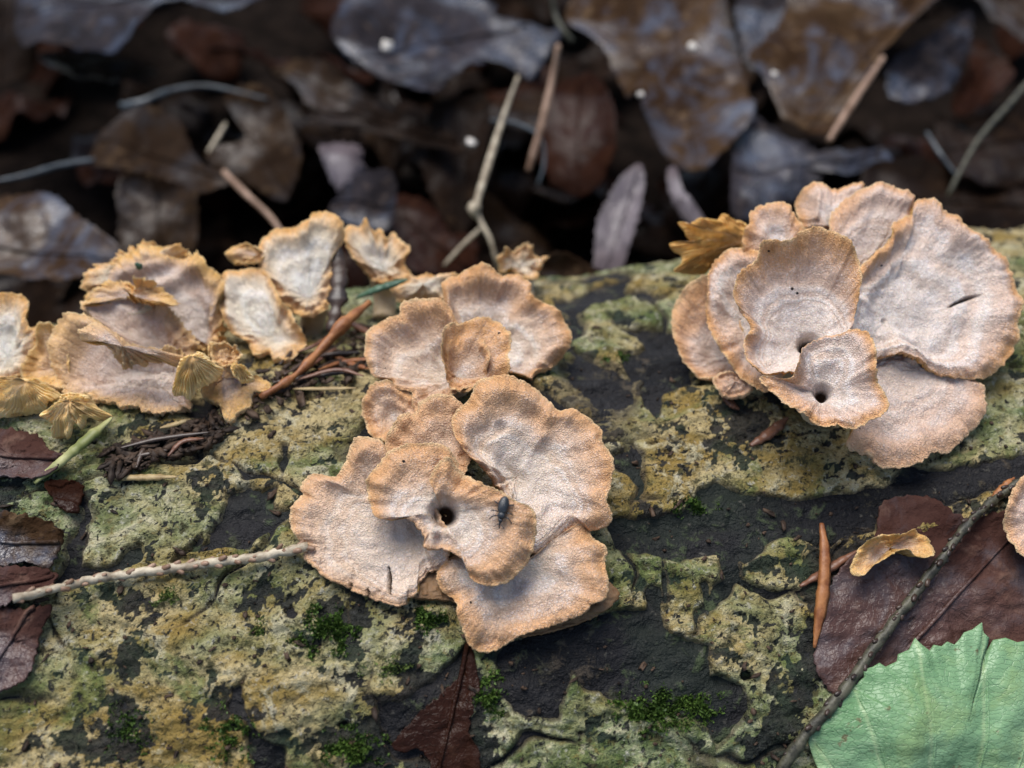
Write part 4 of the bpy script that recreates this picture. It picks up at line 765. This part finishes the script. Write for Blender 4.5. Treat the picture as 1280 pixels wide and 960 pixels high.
# -- fresh green leaf with toothed margin
def green_leaf():
    marg = [(1017,927),(1024,921),(1022,910),(1034,904),(1047,893),(1044,880),(1056,872),(1067,860),(1070,862),(1086,847),(1084,838),(1097,834),(1105,829),(1112,834),(1126,827),(1128,818),(1142,812),(1151,797),(1158,806),(1167,814),(1172,806),(1183,808),(1190,802),(1201,806),(1209,797),(1214,790),(1226,786),(1238,777),(1240,790),(1247,797),(1240,803),(1222,812),(1219,820),(1230,822),(1245,812),(1252,800),(1266,797),(1280,803),(1300,800),(1330,815),(1370,900),(1380,1000),(1330,1090),(1230,1110),(1110,1070),(1045,1010),(1026,955)]
    D = []
    for i in range(len(marg)):                       # straight segments keep the teeth sharp
        a, b = np.array(marg[i], float), np.array(marg[(i + 1) % len(marg)], float); k = max(2, int(np.linalg.norm(b - a) / 4))
        D += [a + (b - a) * t for t in np.linspace(0, 1, k, endpoint=False)]
    O = np.array(D); c = np.array([1195.0, 930.0]); ns, nr = len(O), 60; r = np.linspace(0, 1, nr) ** 0.9
    PX = c + (O - c)[None] * r[:, None, None]; rr = r[:, None] + np.zeros((1, ns))
    P = cyl_hit(PX[..., 0], PX[..., 1], 0.42); nv = log_normal(P)
    mid = ((1085, 1075), (1360, 905)); veins = [((1105,1062),(1022,925)),((1128,1050),(1074,862)),((1165,1028),(1151,800)),((1218,1000),(1240,782)),((1270,968),(1305,805)),((1312,940),(1365,870))]
    def pd(a, b):
        a, b = np.array(a, float), np.array(b, float); e = b - a; t = np.clip(((PX - a) @ e) / (e @ e), 0, 1); return np.linalg.norm(PX - a - t[..., None] * e, axis=-1)
    dv_ = np.min([pd(*v) for v in veins], 0); dm = pd(*mid)
    H = 0.03 * np.minimum(dv_ / 22.0, 1.0) + 0.10 * fbm(PX[..., 0] / 120, PX[..., 1] / 120, 3) - 0.15 * rr ** 3 + 0.004 * fbm(PX[..., 0] / 9, PX[..., 1] / 9, 2)
    P = P + nv * H[..., None]; P = keep_off_log(P, 0.10)
    root = thing('green_leaf', 'fresh green leaf with saw-toothed margin lying over the dead leaf', 'leaf', P[-1, 0])
    vein = np.maximum(np.clip(1 - dv_ / 3.0, 0, 1), np.clip(1 - dm / 5.0, 0, 1))
    leaf_mesh(root, P, nv, rr, (1 - rr), ns, 'green', 0.02, extra={'vein': vein})
    F_ = PX.reshape(-1, 2); G_ = P.reshape(-1, 3)
    for i, (a, b) in enumerate([mid] + veins):
        pts = []
        for t in np.linspace(0, 0.97, 30):
            q = np.array(a, float) * (1 - t) + np.array(b, float) * t + np.array([6.0, 0]) * math.sin(t * 3.1) ; d2 = ((F_ - q) ** 2).sum(1); k = np.argsort(d2)[:5]; w8 = 1 / (d2[k] + 0.5); pts.append((G_[k] * w8[:, None]).sum(0) / w8.sum())
        pts = np.array(pts); pts[1:-1] = (pts[:-2] + pts[1:-1] + pts[2:]) / 3
        V, Fq, Ft = tube(pts - nv[0, 0] * 0.004, np.linspace(0.030 if i == 0 else 0.018, 0.007, 30), 6); mesh_obj('midrib' if i == 0 else 'vein', V, Fq, 'green', root, Ft=Ft)
green_leaf()

# ------------------------------------------------------------------ twigs, needles, small debris
def stick(label, pts3, rad, mat, name='twig', cat='twig', group=None, seg=8, n=30, flat=1.0, knob=0.12):
    P, _ = spline(np.asarray(pts3, float), n, False); t = np.linspace(0, 1, n)
    r = np.interp(t, np.linspace(0, 1, len(rad)), rad) * (1 + knob * fbm(t * 9 + len(label), t * 0 + 3, 2))
    V, Fq, Ft = tube(P, r, seg, flat); root = mesh_obj(name, V - 0, Fq, mat, None, Ft=Ft); tag(root, label, cat, group); return root, P
def gpts(L, hz): return [on_ground(x, y, h) for (x, y), h in zip(L, hz)]
r_, P_ = stick('pale slender twig rising from the litter with a fork near its base', gpts([(648,95),(628,150),(606,220),(596,262),(613,300),(622,335)], [3.6, 3.0, 2.6, 2.3, 2.0, 1.6]), [0.035, 0.055, 0.065, 0.07, 0.05, 0.035], 'twig_pale')
V, Fq, Ft = tube(spline(gpts([(603,284),(580,305),(555,332)], [2.1, 1.9, 1.6]), 14, False)[0], np.linspace(0.045, 0.03, 14), 7); o = mesh_obj('side_branch', V, Fq, 'twig_pale', r_, Ft=Ft)
V, Fq, Ft = tube(spline(gpts([(597,258),(590,262),(596,272)], [2.35, 2.4, 2.25]), 8, False)[0], np.array([.06, .11, .12, .12, .1, .08, .06, .04]), 7); o = mesh_obj('bud', V, Fq, 'twig_pale', r_, Ft=Ft)
stick('reddish brown twig leaning beside the pale forked twig', gpts([(698,55),(690,100),(676,160),(660,214)], [3.8, 3.2, 2.6, 2.0]), [0.05, 0.075, 0.08, 0.06], 'twig_red')
stick('curved leaf stalk meeting the large shiny leaf', gpts([(690,-10),(694,18),(704,38),(716,52)], [3.4, 3.0, 2.9, 2.7]), [0.06, 0.05, 0.06], 'twig_dark', 'leaf_stalk', 'stalk')
stick('wet bluish stalk bridging the black hollow', gpts([(152,133),(180,127),(215,113),(262,108),(335,124)], [1.8, 1.9, 1.9, 1.9, 1.7]), [0.09, 0.08, 0.06, 0.04, 0.03], 'stalk_blue', 'leaf_stalk', 'stalk')
stick('thin wet stalk ending at the flat olive-brown leaf', gpts([(-10,227),(30,220),(75,207),(118,200)], [1.9, 1.8, 1.7, 1.6]), [0.03, 0.06, 0.06, 0.05], 'stalk_blue', 'leaf_stalk', 'stalk')
stick('long thin twig curving down through the litter beside the rust red leaf', gpts([(1300,85),(1262,130),(1225,172),(1200,215),(1185,245)], [2.8, 2.5, 2.3, 2.0, 1.7]), [0.05, 0.06, 0.06, 0.05, 0.04], 'twig_dark')
stick('pale broken stem running along the rolled ridge leaf', gpts([(1104,72),(1085,100),(1062,135),(1036,176)], [3.1, 3.1, 3.0, 2.8]), [0.05, 0.07, 0.08, 0.06], 'twig_red')
stick('fine grey stalk in the shade behind the largest rosette cap', gpts([(1158,165),(1175,192),(1195,218)], [2.0, 1.9, 1.7]), [0.03, 0.05, 0.03], 'stalk_blue', 'leaf_stalk', 'stalk')
stick('fine bluish stalk looping between the two leaning twigs', gpts([(612,150),(645,154),(676,172),(680,205),(672,232)], [2.2, 2.3, 2.4, 2.1, 1.8]), [0.03, 0.035, 0.03, 0.03], 'stalk_blue', 'leaf_stalk', 'stalk')
stick('short pale stick beside the hooked brown leaf', gpts([(260,190),(272,172),(282,154)], [1.7, 1.8, 1.9]), [0.03, 0.05, 0.03], 'twig_pale')
stick('long brown leaf stalk pointing at the tall white cap', gpts([(280,215),(310,245),(335,268),(352,290)], [1.7, 1.7, 1.6, 1.5]), [0.06, 0.07, 0.06, 0.05], 'twig_red', 'leaf_stalk', 'stalk')
rs = np.random.RandomState(21)
for k, (x, y, h_, s_) in enumerate([(484,57,2.9,8),(590,178,2.2,5),(800,118,3.0,4),(866,58,3.0,6),(100,48,2.2,4),(968,92,3.0,4)]):
    c3 = on_ground(x, y, h_); ph = np.linspace(0, np.pi, 7)[:, None]; th = np.linspace(0, 2 * np.pi, 9)[None, :-1]
    rr_ = s_ * 0.019 * (1 + 0.25 * rs.randn(7, 8)); X = np.stack([rr_ * np.sin(ph) * np.cos(th) * 0.9, rr_ * np.sin(ph) * np.sin(th), rr_ * 0.6 * np.cos(ph) + 0 * th], -1)
    tag(mesh_obj('litter_crumb', X + c3, grid_faces(7, 8, True), 'white_bit'), 'pale crumb lying on a dead leaf of the litter', 'crumb', 'pale crumbs on the litter')

def spts(L, h): return [surf(x, y, h if np.isscalar(h) else h[i]) for i, (x, y) in enumerate(L)]
def needle(label, L, r, mat, h=0.06, group='loose needles on the log'):
    m_ = len(L); pr = [(x, y) for x, y in L]
    return stick(label, spts(pr, h), [r * 0.30, r * 0.75, r * 0.85, r * 0.8, r * 0.2], mat, 'fallen_needle', 'needle', group, 6, 40, 0.55, 0.22)[0]
needle('upright orange-brown needle crossing a darker needle on the bark', [(1027,654),(1031,690),(1029,740),(1018,810)], 0.085, 'needle_orange', [0.10, 0.12, 0.12, 0.07])
needle('dark red needle lying under the upright orange-brown needle', [(1000,733),(1030,715),(1072,688)], 0.065, 'needle_red', 0.05)
needle('thick yellow-green needle poking from the gilled fans', [(43,604),(80,574),(110,548),(140,522)], 0.095, 'needle_lime', [0.10, 0.20, 0.26, 0.30])
needle('straight tan needle on the bark below the debris heap', [(133,597),(170,597),(222,596)], 0.060, 'needle_tan', 0.06)
needle('green needle resting against the swirl-shaped cap', [(446,372),(470,362),(495,354),(510,349)], 0.085, 'needle_green', [0.5, 0.6, 0.7, 0.75])
needle('orange needle beside the saw-toothed pale cap', [(1238,627),(1252,612),(1268,597)], 0.06, 'needle_orange', 0.05)
needle('short tan splinter under the shell-shaped cap', [(200,535),(220,530),(238,524)], 0.05, 'needle_tan', 0.08)
needle('reddish splinter under the outer side cap of the rosette cluster', [(903,492),(912,503),(924,512)], 0.07, 'needle_red', 0.06)
needle('reddish splinter lying in the shade of the rosette cluster', [(938,557),(960,543),(985,522)], 0.085, 'needle_red', 0.06)
needle('pinkish straight needle below the pale pink cap', [(366,486),(405,486),(446,485)], 0.04, 'needle_tan', 0.10)
for i, (L, mt, r) in enumerate([([(318,505),(360,478),(398,450),(430,425)], 'needle_dark', 0.05), ([(330,498),(380,462),(420,435)], 'needle_red', 0.06), ([(355,468),(400,445),(450,440)], 'needle_dark', 0.05),
        ([(372,440),(400,428),(440,400)], 'needle_red', 0.05), ([(340,478),(390,470),(440,465)], 'needle_dark', 0.05), ([(398,462),(430,452),(468,448)], 'needle_orange', 0.05), ([(380,405),(410,392),(436,376)], 'needle_dark', 0.06),
        ([(370,475),(420,462),(455,470)], 'needle_red', 0.045), ([(410,440),(440,455),(470,462)], 'needle_orange', 0.055), ([(350,455),(372,430),(380,405)], 'needle_dark', 0.05), ([(425,395),(450,410),(470,420)], 'needle_red', 0.07), ([(150,560),(200,548),(262,540)], 'needle_dark', 0.05), ([(145,575),(190,566),(245,556)], 'needle_dark', 0.045),([(170,585),(180,560),(196,538)], 'needle_dark', 0.05), ([(210,570),(228,552),(255,548)], 'needle_red', 0.045)]):
    needle({'needle_dark': 'blackish', 'needle_red': 'red-brown', 'needle_orange': 'orange'}[mt] + ' needle in the litter heap ' + ('under the shell-shaped cap' if L[0][0] < 250 else 'beside the swirl-shaped cap'), L, r, mt, 0.07 + 0.03 * (i % 4), 'needles of the litter heap')
stick('bent brown stem with a pale torn end, in the needle litter', spts([(325,497),(368,470),(402,436),(430,405),(462,378)], [0.12, 0.22, 0.34, 0.5, 0.62]), [0.035, 0.05, 0.055, 0.085, 0.04], 'needle_orange', 'dry_stalk', 'stalk', knob=0.5)
stick('dark brown bark strip standing between the tall white cap and the torn cap', [at_depth(np.array(x), np.array(y), np.array(d)) for x, y, d in ((421, 305, 14.9), (424, 345, 14.8), (420, 385, 14.6), (412, 415, 14.5))], [0.06, 0.12, 0.12, 0.05], 'needle_dark', 'bark_strip', 'bark', None, 8, 30, 0.35, 0.6)
# crumbs of wood and dirt round the foot of the yellowish cluster
rs = np.random.RandomState(5); CV, CF = [], []
sp_ = [(rs.uniform(130, 280), 0) for _ in range(110)]
ph = np.linspace(0, np.pi, 5)[:, None]; th = np.linspace(0, 2 * np.pi, 7)[None, :-1]
for k in range(520):
    if k < 300: x = rs.uniform(130, 285); y = 590 - (x - 130) * 0.33 + rs.uniform(-28, 10)
    else: x = rs.uniform(300, 480); y = 520 - (x - 300) * 0.42 + rs.uniform(-45, 8)
    c3 = surf(x, y, 0.02 + 0.08 * rs.rand()); rr_ = 0.012 + 0.045 * rs.rand() ** 2 * (1 + 0.45 * rs.randn(5, 6))
    X = np.stack([(1.2 + 3.0 * rs.rand() ** 2) * rr_ * np.sin(ph) * np.cos(th), rr_ * np.sin(ph) * np.sin(th), 0.7 * rr_ * np.cos(ph) + 0 * th], -1).reshape(-1, 3)
    a = rs.rand() * 6.28; X = X @ np.array([[math.cos(a), -math.sin(a), 0], [math.sin(a), math.cos(a), 0], [0, 0, 1]])
    CF.append(grid_faces(5, 6, True) + 30 * k); CV.append(X + c3)
tag(mesh_obj('wood_debris', np.vstack(CV), np.vstack(CF), 'crumb'), 'dark crumbly wood debris at the foot of the yellowish cluster', 'debris', kind='stuff')

# grit and bark crumbs strewn over the log
rs = np.random.RandomState(31); CV, CF = [], []
for k in range(700):
    x = rs.uniform(-20, 1300); y = rs.uniform(400, 985); c3 = surf(x, y, 0.008); r_ = 0.008 + 0.026 * rs.rand() ** 3; rr_ = r_ * (1 + 0.35 * rs.randn(5, 6))
    X = np.stack([(1 + 3 * rs.rand() ** 3) * rr_ * np.sin(ph) * np.cos(th), rr_ * np.sin(ph) * np.sin(th), 0.7 * rr_ * np.cos(ph) + 0 * th], -1).reshape(-1, 3)
    a = rs.rand() * 6.28; X = X @ np.array([[math.cos(a), -math.sin(a), 0], [math.sin(a), math.cos(a), 0], [0, 0, 1]])
    CF.append(grid_faces(5, 6, True) + 30 * k); CV.append(X + c3)
tag(mesh_obj('bark_grit', np.vstack(CV), np.vstack(CF), 'crumb'), 'fine dark grit and bark crumbs strewn over the log', 'grit', kind='stuff')

def peg_twig(label, L, h, r0, r1, mat, pegmat, npeg, plen):
    P, _ = spline(spts(L, h), 60, False); t = np.linspace(0, 1, 60); P[1:-1] += 0.006 * RNG.randn(58, 3); rad = (r0 + (r1 - r0) * t) * (1 + 0.35 * fbm(t * 26, t * 0, 2))
    root = thing('spruce_twig', label, 'twig', P[0]); V, Fq, Ft = tube(P, rad, 9); mesh_obj('stem', V, Fq, mat, root, Ft=Ft)
    T = np.gradient(P, axis=0); T /= np.linalg.norm(T, axis=1, keepdims=True)
    pv, pf, pt = tube(np.array([[0, 0, -0.02], [0, 0, 0.5], [0, 0, 0.85], [0, 0, 1.0]]), [0.34, 0.32, 0.26, 0.14], 6)
    rs2 = np.random.RandomState(len(label))
    src = None
    for i in range(npeg):
        f = (i + 0.5) / npeg; k = int(f * 59); nrm = log_normal(P[k]); side = np.cross(T[k], nrm); a = (i * 2.4) % 6.28
        dr = math.cos(a) * side + math.sin(a) * nrm
        if dr @ nrm < -0.3: dr = dr - 1.4 * (dr @ nrm) * nrm
        dr = dr * 0.7 + T[k] * 1.15; dr /= np.linalg.norm(dr); p = P[k] + dr * rad[k] * 0.75
        A = np.cross(dr, [0.3, 0.2, 0.9]); A /= np.linalg.norm(A); B = np.cross(dr, A); ln = plen * rs2.uniform(0.8, 1.25)
        Vw = p + (pv[:, :1] * A + pv[:, 1:2] * B + pv[:, 2:3] * dr) * ln
        mesh_obj('peg', Vw, pf, pegmat, root, Ft=pt)
    return root
peg_twig('pale bare spruce twig with needle pegs, lying across the bark to the fan cap', [(16,748),(60,738),(130,722),(200,713),(270,703),(330,695),(385,683)], [0.42, 0.30, 0.14, 0.12, 0.12, 0.14, 0.16], 0.048, 0.055, 'twig_pale', 'twig_red', 40, 0.085)
peg_twig('dark bare spruce twig with knobbly pegs crossing the red-brown leaf', [(1310,590),(1262,610),(1215,650),(1180,695),(1130,760),(1090,815),(1050,870),(1010,915),(975,965)], [0.10, 0.14, 0.20, 0.22, 0.22, 0.22, 0.18, 0.14, 0.12], 0.045, 0.065, 'twig_dark', 'needle_dark', 80, 0.085)

# ------------------------------------------------------------------ moss
def moss(label, cx, cy, rx, ry, n, mat='moss', ln=0.10):
    rs = np.random.RandomState(int(cx + cy)); N = n * 4; a = rs.rand(N) * 2 * np.pi; q = rs.rand(N) ** 0.55 * 1.55
    x = cx + rx * q * np.cos(a); y = cy + ry * q * np.sin(a); keep = (fbm(x / 19.0 + cx, y / 15.0, 3) + 0.55 - 0.62 * q + 0.12 * rs.randn(N)) > 0.12
    x, y, q = x[keep][:n], y[keep][:n], q[keep][:n] / 1.55; n = len(x); p = surf(x, y, -0.02); nv = log_normal(p)
    dr = nv + 1.0 * rs.randn(n, 3); dr /= np.linalg.norm(dr, axis=1, keepdims=True); sd_ = np.cross(dr, rs.randn(n, 3)); sd_ /= np.linalg.norm(sd_, axis=1, keepdims=True)
    l = ln * 0.75 * rs.uniform(0.5, 1.3, n)[:, None] * np.maximum(1.2 - q[:, None] * 0.8, 0.25); wd = 0.013
    V = np.stack([p - sd_ * wd, p + sd_ * wd, p + dr * l * 0.6 + sd_ * wd, p + dr * l * 0.6 - sd_ * wd, p + dr * l + nv * l * 0.2], 1).reshape(-1, 3)
    k = np.arange(n)[:, None] * 5
    tag(mesh_obj('moss', V, k + np.array([[0, 1, 2, 3]]), mat, smooth=False, Ft=k + np.array([[3, 2, 4]])), label, 'moss', 'moss tufts on the bark', 'stuff')
moss('dark green moss tuft at the lip of the big black bark gap', 818, 888, 40, 24, 1900)
moss('second dark moss tuft at the lip of the big black bark gap', 872, 882, 26, 16, 800)
moss('dark green moss cushion below the broad fan cap', 405, 790, 32, 24, 1500)
moss('small moss tuft under the squarish lowest cap', 536, 778, 16, 16, 500)
moss('small bright moss tuft on the dark band', 868, 635, 22, 9, 420)
moss('moss beside the dark red leaf remnant', 612, 868, 15, 24, 600)
moss('low moss along the dark gap with the leaf remnant', 440, 935, 34, 20, 1100)
moss('lime green moss smear under the pale spruce twig', 208, 745, 15, 12, 350, 'moss_lime', 0.05)
moss('lime green moss specks in the lichen crust below the twig', 322, 788, 15, 12, 260, 'moss_lime', 0.05)
moss('flat green moss patch by the narrow black crack', 285, 925, 28, 32, 1300, 'moss', 0.05)
moss('dark moss in the gap at the mint-green lichen corner', 160, 910, 30, 30, 900, 'moss', 0.05)
moss('tiny moss tuft on the bark between the two clusters', 772, 453, 13, 9, 260, 'moss', 0.06)
moss('olive moss film between the broad fan cap and the lichen crust', 484, 838, 24, 18, 500, 'moss_lime', 0.05)

# ------------------------------------------------------------------ the beetle on the cap with a hole
def beetle():
    d0 = 11.58; P0 = at_depth(np.array(628.0), np.array(636.0), np.array(d0)); n = ncam((0, 0.24, 0.97))
    h = at_depth(np.array(624.0), np.array(656.0), np.array(d0)) - P0; h -= (h @ n) * n; h /= np.linalg.norm(h); s = np.cross(n, h)
    dep = bpy.context.evaluated_depsgraph_get(); hit = scene.ray_cast(dep, (P0 + n * 1.0) * S, -n, distance=0.03)
    if hit[0]: P0 = np.array(hit[1]) / S + n * 0.035
    root = thing('beetle', 'tiny slate grey beetle with long snout on the curled cap with a hole', 'beetle', P0)
    def ell(name, c, a, b, e, nn=12):
        ph = np.linspace(0, np.pi, nn)[:, None]; th = np.linspace(0, 2 * np.pi, 15)[None, :-1]
        X = (a * np.cos(ph) + 0 * th)[..., None] * h + (b * np.sin(ph) * np.cos(th))[..., None] * s + (e * np.sin(ph) * np.sin(th))[..., None] * n
        mesh_obj(name, X + P0 + c, grid_faces(nn, 14, True), 'beetle', root)
    ell('abdomen', -0.05 * h + 0.025 * n, 0.105, 0.060, 0.050); ell('thorax', 0.055 * h + 0.020 * n, 0.048, 0.044, 0.040); ell('head', 0.105 * h + 0.012 * n, 0.030, 0.027, 0.026)
    def ln_(name, pts, r): V, Fq, Ft = tube(spline([P0 + a * h + b * s + c * n for a, b, c in pts], 12, False)[0], r, 6); mesh_obj(name, V, Fq, 'beetle', root, Ft=Ft)
    ln_('snout', [(0.12, 0, 0.01), (0.16, 0.0, -0.005), (0.19, 0.004, -0.03)], np.linspace(0.012, 0.007, 12))
    for sg in (-1, 1):
        for a0, a1 in ((0.06, 0.11), (0.02, 0.02), (-0.05, -0.10)):
            ln_('leg', [(a0, 0.03 * sg, 0.005), (a0 * 0.6 + a1 * 0.4, 0.085 * sg, 0.03), (a1, 0.12 * sg, -0.03)], 0.007)
        ln_('antenna', [(0.15, 0.005 * sg, 0.0), (0.17, 0.04 * sg, 0.01), (0.19, 0.055 * sg, 0.0)], 0.004)
bpy.context.view_layer.update()
beetle()
# a tiny green plant speck on the frilly cap
P = at_depth(np.array(173.0), np.array(335.0), np.array(14.25)); V, Fq, Ft = tube(spline([P, P + np.array([0.03, -0.03, 0.05]), P + np.array([0.0, -0.05, 0.12])], 8, False)[0], np.array([.02, .035, .03, .045, .05, .035, .03, .01]), 6)
tag(mesh_obj('plant_speck', V, Fq, 'needle_green', Ft=Ft), 'tiny green plant speck stuck on the frilly topmost yellowish cap', 'plant speck')
for o in bpy.data.objects:
    if 'cm' in o: del o['cm']
